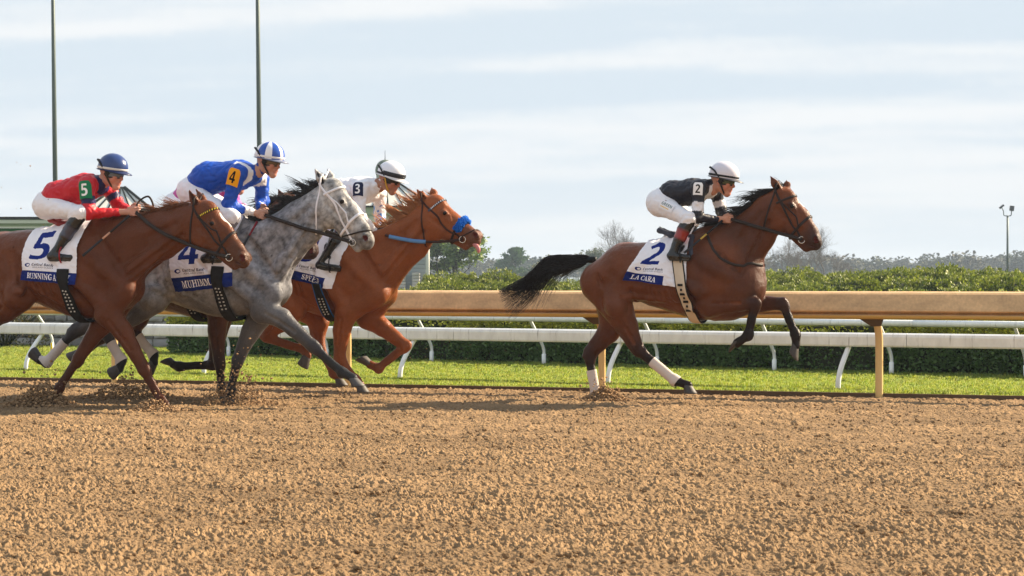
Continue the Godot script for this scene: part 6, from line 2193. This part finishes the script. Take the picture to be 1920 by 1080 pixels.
func helmet_mesh(paint: Callable) -> ArrayMesh:
	var st := begin()
	var n := 40
	var m := 14
	var p := func(i: int, k: int) -> Vector3:
		var a := TAU * i / n
		var e := deg_to_rad(-14.0 + 104.0 * k / m)
		return Vector3(cos(a) * cos(e) * (0.138 if cos(a) > 0 else 0.132), sin(e) * 0.118 + 0.012, sin(a) * cos(e) * 0.112)
	for i in n:
		for k in m:
			for c in [[0, 0], [1, 1], [1, 0], [0, 0], [0, 1], [1, 1]]:
				var v: Vector3 = p.call(i + c[0], k + c[1])
				st.set_color(paint.call(TAU * (i + 0.5) / n, float(k) / m))
				st.add_vertex(v)
	st.generate_normals()
	return st.commit()


func brim_mesh() -> ArrayMesh:
	# the peak: a curved tongue at the front, tapering to a thin edge all round
	var st := begin()
	var n := 36
	var rim := func(a: float, q: float) -> Vector3:
		var out := 0.012 + 0.045 * pow(maxf(0.0, cos(a)), 1.6)
		return Vector3(cos(a) * (0.13 + out * q), -0.014 - 0.02 * q * maxf(0.0, cos(a)), sin(a) * (0.106 + out * q * 0.7))
	for i in n:
		for lay in 2:
			var dy := Vector3(0, 0.0 if lay == 0 else -0.009, 0)
			var q := []
			for c in [[0, 0.0], [1, 0.0], [1, 1.0], [0, 1.0]]:
				var r: Vector3 = rim.call(TAU * (i + c[0]) / n, c[1])
				q.append(r + (dy if c[1] == 0.0 else dy * 0.6))
			for v in ([0, 1, 2, 0, 2, 3] if lay == 0 else [0, 2, 1, 0, 3, 2]):
				st.add_vertex(q[v])
		var a: Vector3 = rim.call(TAU * i / n, 1.0)
		var b: Vector3 = rim.call(TAU * (i + 1) / n, 1.0)
		var d := Vector3(0, -0.0054, 0)
		for v in [a, b, b + d, a, b + d, a + d]:
			st.add_vertex(v)
	st.generate_normals()
	return st.commit()


# goggles wrapped round the face: a band of ellipse arcs between two heights
func visor(st: SurfaceTool, from: float, to: float, y0: float, y1: float, rx: float, rz: float, bulge: float, count := 22) -> void:
	for i in count:
		for k in 6:
			for c in [[0, 0], [1, 1], [1, 0], [0, 0], [0, 1], [1, 1]]:
				var a := deg_to_rad(lerpf(from, to, float(i + c[0]) / count))
				var q := float(k + c[1]) / 6.0
				var dip := 0.016 * pow(maxf(0.0, 1.0 - absf(rad_to_deg(a)) / 14.0), 1.0) * (1.0 - q) if y1 - y0 > 0.03 else 0.0
				var b := bulge * sin(PI * q)
				st.add_vertex(Vector3(cos(a) * (rx + b), lerpf(y0 + dip, y1, q), sin(a) * (rz + b)))


# ---------------------------------------------------------------- print: lettering drawn into textures from the font's own outlines
func stamp(img: Image, text: String, face: String, weight: int, at: Vector2, size: Vector2, col: Color, turn := 0.0, slant := 0.0) -> void:
	var font := SystemFont.new()
	font.font_names = PackedStringArray([face])
	font.font_weight = weight
	var tm := TextMesh.new()
	tm.font = font
	tm.font_size = 64
	tm.pixel_size = 0.01
	tm.depth = 0.0
	tm.text = text
	var a := tm.get_mesh_arrays()
	var v: PackedVector3Array = a[Mesh.ARRAY_VERTEX]
	var ix := PackedInt32Array()
	if a[Mesh.ARRAY_INDEX] != null:
		ix = a[Mesh.ARRAY_INDEX]
	else:
		ix = PackedInt32Array(range(v.size()))
	var lo := Vector2(1e9, 1e9)
	var hi := -lo
	for p in v:
		lo = lo.min(Vector2(p.x, p.y))
		hi = hi.max(Vector2(p.x, p.y))
	var span := hi - lo
	if span.x < 1e-6:
		return
	var q := PackedVector2Array()
	for p in v:
		var r := Vector2((p.x - lo.x) / span.x - 0.5, 0.5 - (p.y - lo.y) / span.y)
		r = Vector2(r.x * size.x - r.y * size.y * slant, r.y * size.y).rotated(turn)
		q.append(r + at)
	for t in range(0, ix.size(), 3):
		fill_tri(img, q[ix[t]], q[ix[t + 1]], q[ix[t + 2]], col)


func fill_tri(img: Image, a: Vector2, b: Vector2, c: Vector2, col: Color) -> void:
	var y0 := maxi(0, int(floor(minf(a.y, minf(b.y, c.y)))))
	var y1 := mini(img.get_height() - 1, int(ceil(maxf(a.y, maxf(b.y, c.y)))))
	for y in range(y0, y1 + 1):
		var fy := y + 0.5
		var x0 := 1e9
		var x1 := -1e9
		for e in [[a, b], [b, c], [c, a]]:
			var p: Vector2 = e[0]
			var r: Vector2 = e[1]
			if (p.y <= fy) != (r.y <= fy):
				var x := p.x + (r.x - p.x) * (fy - p.y) / (r.y - p.y)
				x0 = minf(x0, x)
				x1 = maxf(x1, x)
		if x1 > x0:
			var i0 := clampi(int(round(x0)), 0, img.get_width())
			var i1 := clampi(int(round(x1)), 0, img.get_width())
			if i1 > i0:
				img.fill_rect(Rect2i(i0, y, i1 - i0, 1), col)


func ring_mark(img: Image, at: Vector2, r: float, w: float, col: Color, cut: float) -> void:
	for y in range(int(at.y - r) - 1, int(at.y + r) + 2):
		for x in range(int(at.x - r * 1.2) - 1, int(at.x + r * 1.2) + 2):
			var p := Vector2((x - at.x) / 1.2, y - at.y)
			var inner := (p - Vector2(r * cut, 0)).length()
			if p.length() < r and inner > r - w and x >= 0 and y >= 0 and x < img.get_width() and y < img.get_height():
				img.set_pixel(x, y, col)


# the number cloth: a big number, the sponsor's ring and lines, a blue band with the horse's name
func cloth_print(number: String, called: String, band: float, tilt: float, name_at: Vector2, name_w: float) -> ImageTexture:
	var n := 512
	var img := Image.create(n, n, true, Image.FORMAT_RGB8)
	img.fill(Color(0.9, 0.895, 0.915))
	var blue := Color(0.04, 0.13, 0.42)
	for x in int(n * band):
		var y := 0.755 + tilt * (float(x) / n)
		img.fill_rect(Rect2i(x, int(y * n), 1, n - int(y * n)), blue)
	stamp(img, number, "Droid Sans", 700, Vector2(n * 0.33, n * 0.3), Vector2(n * 0.34, n * 0.44), Color(0.035, 0.14, 0.46), 0.0, 0.12)
	ring_mark(img, Vector2(n * 0.13, n * 0.635), n * 0.042, n * 0.018, blue, 0.2)
	stamp(img, "Central Bank", "Droid Sans", 700, Vector2(n * 0.4, n * 0.63), Vector2(n * 0.37, n * 0.062), Color(0.08, 0.09, 0.2), 0.02)
	stamp(img, "ASHLAND STAKES", "Droid Sans", 400, Vector2(n * 0.41, n * 0.69), Vector2(n * 0.36, n * 0.03), Color(0.1, 0.1, 0.2), 0.03)
	stamp(img, called, "Droid Serif", 700, name_at * n, Vector2(name_w * n, n * 0.13), Color(0.95, 0.95, 0.97), atan(tilt))
	img.generate_mipmaps()
	return ImageTexture.create_from_image(img)


func badge_print(number: String, ground: Color, ink: Color) -> ImageTexture:
	var img := Image.create(128, 128, true, Image.FORMAT_RGB8)
	img.fill(ground)
	stamp(img, number, "Droid Sans", 700, Vector2(64, 66), Vector2(62, 88), ink)
	img.generate_mipmaps()
	return ImageTexture.create_from_image(img)


func words_print(lines: Array, ground: Color, w: int, h: int) -> ImageTexture:
	var img := Image.create(w, h, true, Image.FORMAT_RGB8)
	img.fill(ground)
	for l in lines:
		stamp(img, l[0], l[1], 700, l[2], l[3], l[4])
	img.generate_mipmaps()
	return ImageTexture.create_from_image(img)


# ---------------------------------------------------------------- bodies: tapered bones joined smoothly, meshed as surface nets
class Field:
	const W := 16
	var b := PackedFloat32Array()
	var all := PackedInt32Array()
	var lo := Vector3(1e9, 1e9, 1e9)
	var hi := Vector3(-1e9, -1e9, -1e9)
	var noise: FastNoiseLite
	var amp := 0.0
	var soft := 0.04
	var paint: Callable
	var trunk := PackedInt32Array()

	func add(a: Vector3, c: Vector3, ra: float, rc: float, kz := 1.0, k := 0.04, col := Color.WHITE, side := 1.0) -> void:
		var d := Vector3(c.x - a.x, c.y - a.y, (c.z - a.z) * kz)
		var l2 := d.length_squared()
		all.append(b.size())
		b.append_array(PackedFloat32Array([a.x, a.y, a.z, d.x, d.y, d.z, 1.0 / l2 if l2 > 1e-9 else 0.0, ra, rc - ra, kz, k, side, col.r, col.g, col.b, 0.0]))
		if side > 0.0:
			var m := maxf(ra, rc) + 0.03
			var mz := m / minf(kz, 1.0)
			lo = lo.min(a.min(c) - Vector3(m, m, mz))
			hi = hi.max(a.max(c) + Vector3(m, m, mz))

	func val(list: PackedInt32Array, x: float, y: float, z: float) -> float:
		var d := 1000.0
		for o in list:
			var kz := b[o + 9]
			var px := x - b[o]
			var py := y - b[o + 1]
			var pz := (z - b[o + 2]) * kz
			var t := clampf((px * b[o + 3] + py * b[o + 4] + pz * b[o + 5]) * b[o + 6], 0.0, 1.0)
			px -= b[o + 3] * t
			py -= b[o + 4] * t
			pz -= b[o + 5] * t
			var e := sqrt(px * px + py * py + pz * pz) - b[o + 7] - b[o + 8] * t
			var k := b[o + 10]
			if b[o + 11] > 0.0:
				var h := k - absf(d - e)
				d = minf(d, e)
				if h > 0.0:
					d -= h * h / k * 0.25
			else:
				var h := k - absf(d + e)
				d = maxf(d, -e)
				if h > 0.0:
					d += h * h / k * 0.25
		return d

	func at(p: Vector3) -> float:
		return val(all, p.x, p.y, p.z)

	# the bones that matter within r of c
	func near(list: PackedInt32Array, c: Vector3, r: float) -> PackedInt32Array:
		var out := PackedInt32Array()
		var cut := false
		var solid := false
		var most := 1e9
		var es := PackedFloat32Array()
		for o in list:
			var kz := b[o + 9]
			var px := c.x - b[o]
			var py := c.y - b[o + 1]
			var pz := (c.z - b[o + 2]) * kz
			var t := clampf((px * b[o + 3] + py * b[o + 4] + pz * b[o + 5]) * b[o + 6], 0.0, 1.0)
			px -= b[o + 3] * t
			py -= b[o + 4] * t
			pz -= b[o + 5] * t
			var e := sqrt(px * px + py * py + pz * pz) - b[o + 7] - b[o + 8] * t
			es.append(e)
			if b[o + 11] > 0.0:
				most = minf(most, e + r * maxf(kz, 1.0))
		var i := 0
		for o in list:
			var low := es[i] - r * maxf(b[o + 9], 1.0)
			i += 1
			if low < b[o + 10] + 0.012 and low < most + b[o + 10]:
				out.append(o)
				if b[o + 11] > 0.0:
					solid = true
				else:
					cut = true
		if not solid or (most < -0.02 and not cut):
			return PackedInt32Array()
		return out

	func grad(list: PackedInt32Array, p: Vector3) -> Vector3:
		var e := 0.003
		var o := val(list, p.x, p.y, p.z)
		var g := Vector3(val(list, p.x + e, p.y, p.z) - o, val(list, p.x, p.y + e, p.z) - o, val(list, p.x, p.y, p.z + e) - o)
		return g.normalized() if g.length_squared() > 1e-12 else Vector3.UP

	# a point moved onto the surface (lifted by off), with its normal
	func snap(p: Vector3, off := 0.0, goes := 6) -> Array:
		var list := near(all, p, 0.12)
		if list.is_empty():
			list = all
		var g := Vector3.UP
		for i in goes:
			g = grad(list, p)
			p -= g * (val(list, p.x, p.y, p.z) - off) * 0.75
		return [p, g]

	# the first surface met from p along d
	func meet(p: Vector3, d: Vector3, far: float, off := 0.0) -> Vector3:
		var t := 0.0
		for i in 60:
			var q := p + d * t
			var e := val(all, q.x, q.y, q.z) - off
			if e < 0.0008:
				break
			t += e * 0.62
			if t > far:
				break
		return p + d * minf(t, far)

	func mesh(cell: float) -> Array:
		var vs := PackedVector3Array()
		var ns := PackedVector3Array()
		var cs := PackedColorArray()
		var ids := {}
		var edges := PackedInt64Array()
		var size := (hi - lo) / cell
		var top := 4
		while top < maxf(size.x, maxf(size.y, size.z)) and top < 32:
			top *= 2
		var stack := []
		for i in range(0, int(size.x) + 1, top):
			for j in range(0, int(size.y) + 1, top):
				for k in range(0, int(size.z) + 1, top):
					stack.append([i, j, k, top, all])
		var s := PackedFloat32Array()
		s.resize(125)
		while stack.size():
			var e: Array = stack.pop_back()
			var n: int = e[3]
			var base := lo + Vector3(e[0], e[1], e[2]) * cell
			var half := n * cell * 0.5
			var list := near(e[4], base + Vector3(half, half, half), half * 1.7321 + amp)
			if list.is_empty():
				continue
			var ce := base + Vector3(half, half, half)
			var steep := 1.0
			for o in list:
				steep = maxf(steep, b[o + 9])
			if absf(val(list, ce.x, ce.y, ce.z)) > half * 1.7321 * steep + amp + 0.002:
				continue
			if n > 4:
				var h := n / 2
				for q in 8:
					stack.append([e[0] + (q & 1) * h, e[1] + (q >> 1 & 1) * h, e[2] + (q >> 2) * h, h, list])
				continue
			var pos := 0
			var neg := 0
			for i in 5:
				var x := base.x + i * cell
				for j in 5:
					var y := base.y + j * cell
					for k in 5:
						var z := base.z + k * cell
						var d := val(list, x, y, z)
						if amp > 0.0:
							d += amp * noise.get_noise_3d(x, y, z)
						s[i * 25 + j * 5 + k] = d
						if d < 0.0:
							neg += 1
						else:
							pos += 1
			if pos == 0 or neg == 0:
				continue
			for i in 4:
				for j in 4:
					for k in 4:
						var o := i * 25 + j * 5 + k
						var a0 := s[o]
						var a1 := s[o + 25]
						var a2 := s[o + 5]
						var a3 := s[o + 30]
						var a4 := s[o + 1]
						var a5 := s[o + 26]
						var a6 := s[o + 6]
						var a7 := s[o + 31]
						var m := int(a0 < 0.0) + int(a1 < 0.0) + int(a2 < 0.0) + int(a3 < 0.0) + int(a4 < 0.0) + int(a5 < 0.0) + int(a6 < 0.0) + int(a7 < 0.0)
						if m == 0 or m == 8:
							continue
						var gx := a1 + a3 + a5 + a7 - a0 - a2 - a4 - a6
						var gy := a2 + a3 + a6 + a7 - a0 - a1 - a4 - a5
						var gz := a4 + a5 + a6 + a7 - a0 - a1 - a2 - a3
						var sum := Vector3.ZERO
						var cnt := 0
						if (a0 < 0.0) != (a1 < 0.0):
							sum += Vector3(a0 / (a0 - a1), 0, 0)
							cnt += 1
						if (a2 < 0.0) != (a3 < 0.0):
							sum += Vector3(a2 / (a2 - a3), 1, 0)
							cnt += 1
						if (a4 < 0.0) != (a5 < 0.0):
							sum += Vector3(a4 / (a4 - a5), 0, 1)
							cnt += 1
						if (a6 < 0.0) != (a7 < 0.0):
							sum += Vector3(a6 / (a6 - a7), 1, 1)
							cnt += 1
						if (a0 < 0.0) != (a2 < 0.0):
							sum += Vector3(0, a0 / (a0 - a2), 0)
							cnt += 1
						if (a1 < 0.0) != (a3 < 0.0):
							sum += Vector3(1, a1 / (a1 - a3), 0)
							cnt += 1
						if (a4 < 0.0) != (a6 < 0.0):
							sum += Vector3(0, a4 / (a4 - a6), 1)
							cnt += 1
						if (a5 < 0.0) != (a7 < 0.0):
							sum += Vector3(1, a5 / (a5 - a7), 1)
							cnt += 1
						if (a0 < 0.0) != (a4 < 0.0):
							sum += Vector3(0, 0, a0 / (a0 - a4))
							cnt += 1
						if (a1 < 0.0) != (a5 < 0.0):
							sum += Vector3(1, 0, a1 / (a1 - a5))
							cnt += 1
						if (a2 < 0.0) != (a6 < 0.0):
							sum += Vector3(0, 1, a2 / (a2 - a6))
							cnt += 1
						if (a3 < 0.0) != (a7 < 0.0):
							sum += Vector3(1, 1, a3 / (a3 - a7))
							cnt += 1
						var ci: int = e[0] + i
						var cj: int = e[1] + j
						var ck: int = e[2] + k
						var key := ((ci << 20) + (cj << 10) + ck)
						ids[key] = vs.size()
						var p := lo + (Vector3(ci, cj, ck) + sum / cnt) * cell
						var nn := Vector3(gx, gy, gz).normalized()
						vs.append(p)
						ns.append(nn)
						cs.append(tint(list, p, nn))
						if (a0 < 0.0) != (a1 < 0.0):
							edges.append(key * 8 + (4 if a0 < 0.0 else 0))
						if (a0 < 0.0) != (a2 < 0.0):
							edges.append(key * 8 + 1 + (4 if a0 < 0.0 else 0))
						if (a0 < 0.0) != (a4 < 0.0):
							edges.append(key * 8 + 2 + (4 if a0 < 0.0 else 0))
		var idx := PackedInt32Array()
		var step := [1 << 20, 1 << 10, 1]
		for g in edges:
			var ax := g & 3
			var key := g >> 3
			var u: int = step[(ax + 1) % 3]
			var w: int = step[(ax + 2) % 3]
			var q0: int = ids.get(key - u - w, -1)
			var q1: int = ids.get(key - w, -1)
			var q2: int = ids.get(key, -1)
			var q3: int = ids.get(key - u, -1)
			if q0 < 0 or q1 < 0 or q2 < 0 or q3 < 0:
				continue
			if g & 4:
				idx.append_array(PackedInt32Array([q0, q2, q1, q0, q3, q2]))
			else:
				idx.append_array(PackedInt32Array([q0, q1, q2, q0, q2, q3]))
		return [vs, ns, cs, idx]

	func tint(list: PackedInt32Array, p: Vector3, n: Vector3) -> Color:
		var r := 0.0
		var g := 0.0
		var bl := 0.0
		var sum := 0.0
		var least := 1000.0
		var cut := 0.0
		var cutc := Color.BLACK
		var deep := 1000.0
		var es := PackedFloat32Array()
		for o in list:
			var kz := b[o + 9]
			var px := p.x - b[o]
			var py := p.y - b[o + 1]
			var pz := (p.z - b[o + 2]) * kz
			var t := clampf((px * b[o + 3] + py * b[o + 4] + pz * b[o + 5]) * b[o + 6], 0.0, 1.0)
			px -= b[o + 3] * t
			py -= b[o + 4] * t
			pz -= b[o + 5] * t
			var e := sqrt(px * px + py * py + pz * pz) - b[o + 7] - b[o + 8] * t
			if b[o + 11] < 0.0:
				var near_ := clampf(1.0 - absf(e) / 0.007, 0.0, 1.0)
				if near_ > cut:
					cut = near_
					cutc = Color(b[o + 12], b[o + 13], b[o + 14])
				e = 10.0
			else:
				deep = minf(deep, e)
			es.append(e)
			least = minf(least, e)
		for i in list.size():
			var w := maxf(0.0, 1.0 - (es[i] - least) / soft)
			w *= w
			var o := list[i]
			r += b[o + 12] * w
			g += b[o + 13] * w
			bl += b[o + 14] * w
			sum += w
		var c := Color(r / sum, g / sum, bl / sum)
		if cut > 0.0 and deep < -0.0015:
			c = c.lerp(cutc, minf(1.0, cut * 2.0) * clampf(-deep / 0.004, 0.0, 1.0))
		if paint.is_valid():
			c = paint.call(p, n, c)
		return c


func joined(parts: Array) -> ArrayMesh:
	var v := PackedVector3Array()
	var n := PackedVector3Array()
	var c := PackedColorArray()
	var ix := PackedInt32Array()
	for p in parts:
		var at := v.size()
		v.append_array(p[0])
		n.append_array(p[1])
		c.append_array(p[2])
		for k: int in p[3]:
			ix.append(k + at)
	var a := []
	a.resize(Mesh.ARRAY_MAX)
	a[Mesh.ARRAY_VERTEX] = v
	a[Mesh.ARRAY_NORMAL] = n
	a[Mesh.ARRAY_COLOR] = c
	a[Mesh.ARRAY_INDEX] = ix
	var m := ArrayMesh.new()
	m.add_surface_from_arrays(Mesh.PRIMITIVE_TRIANGLES, a)
	return m
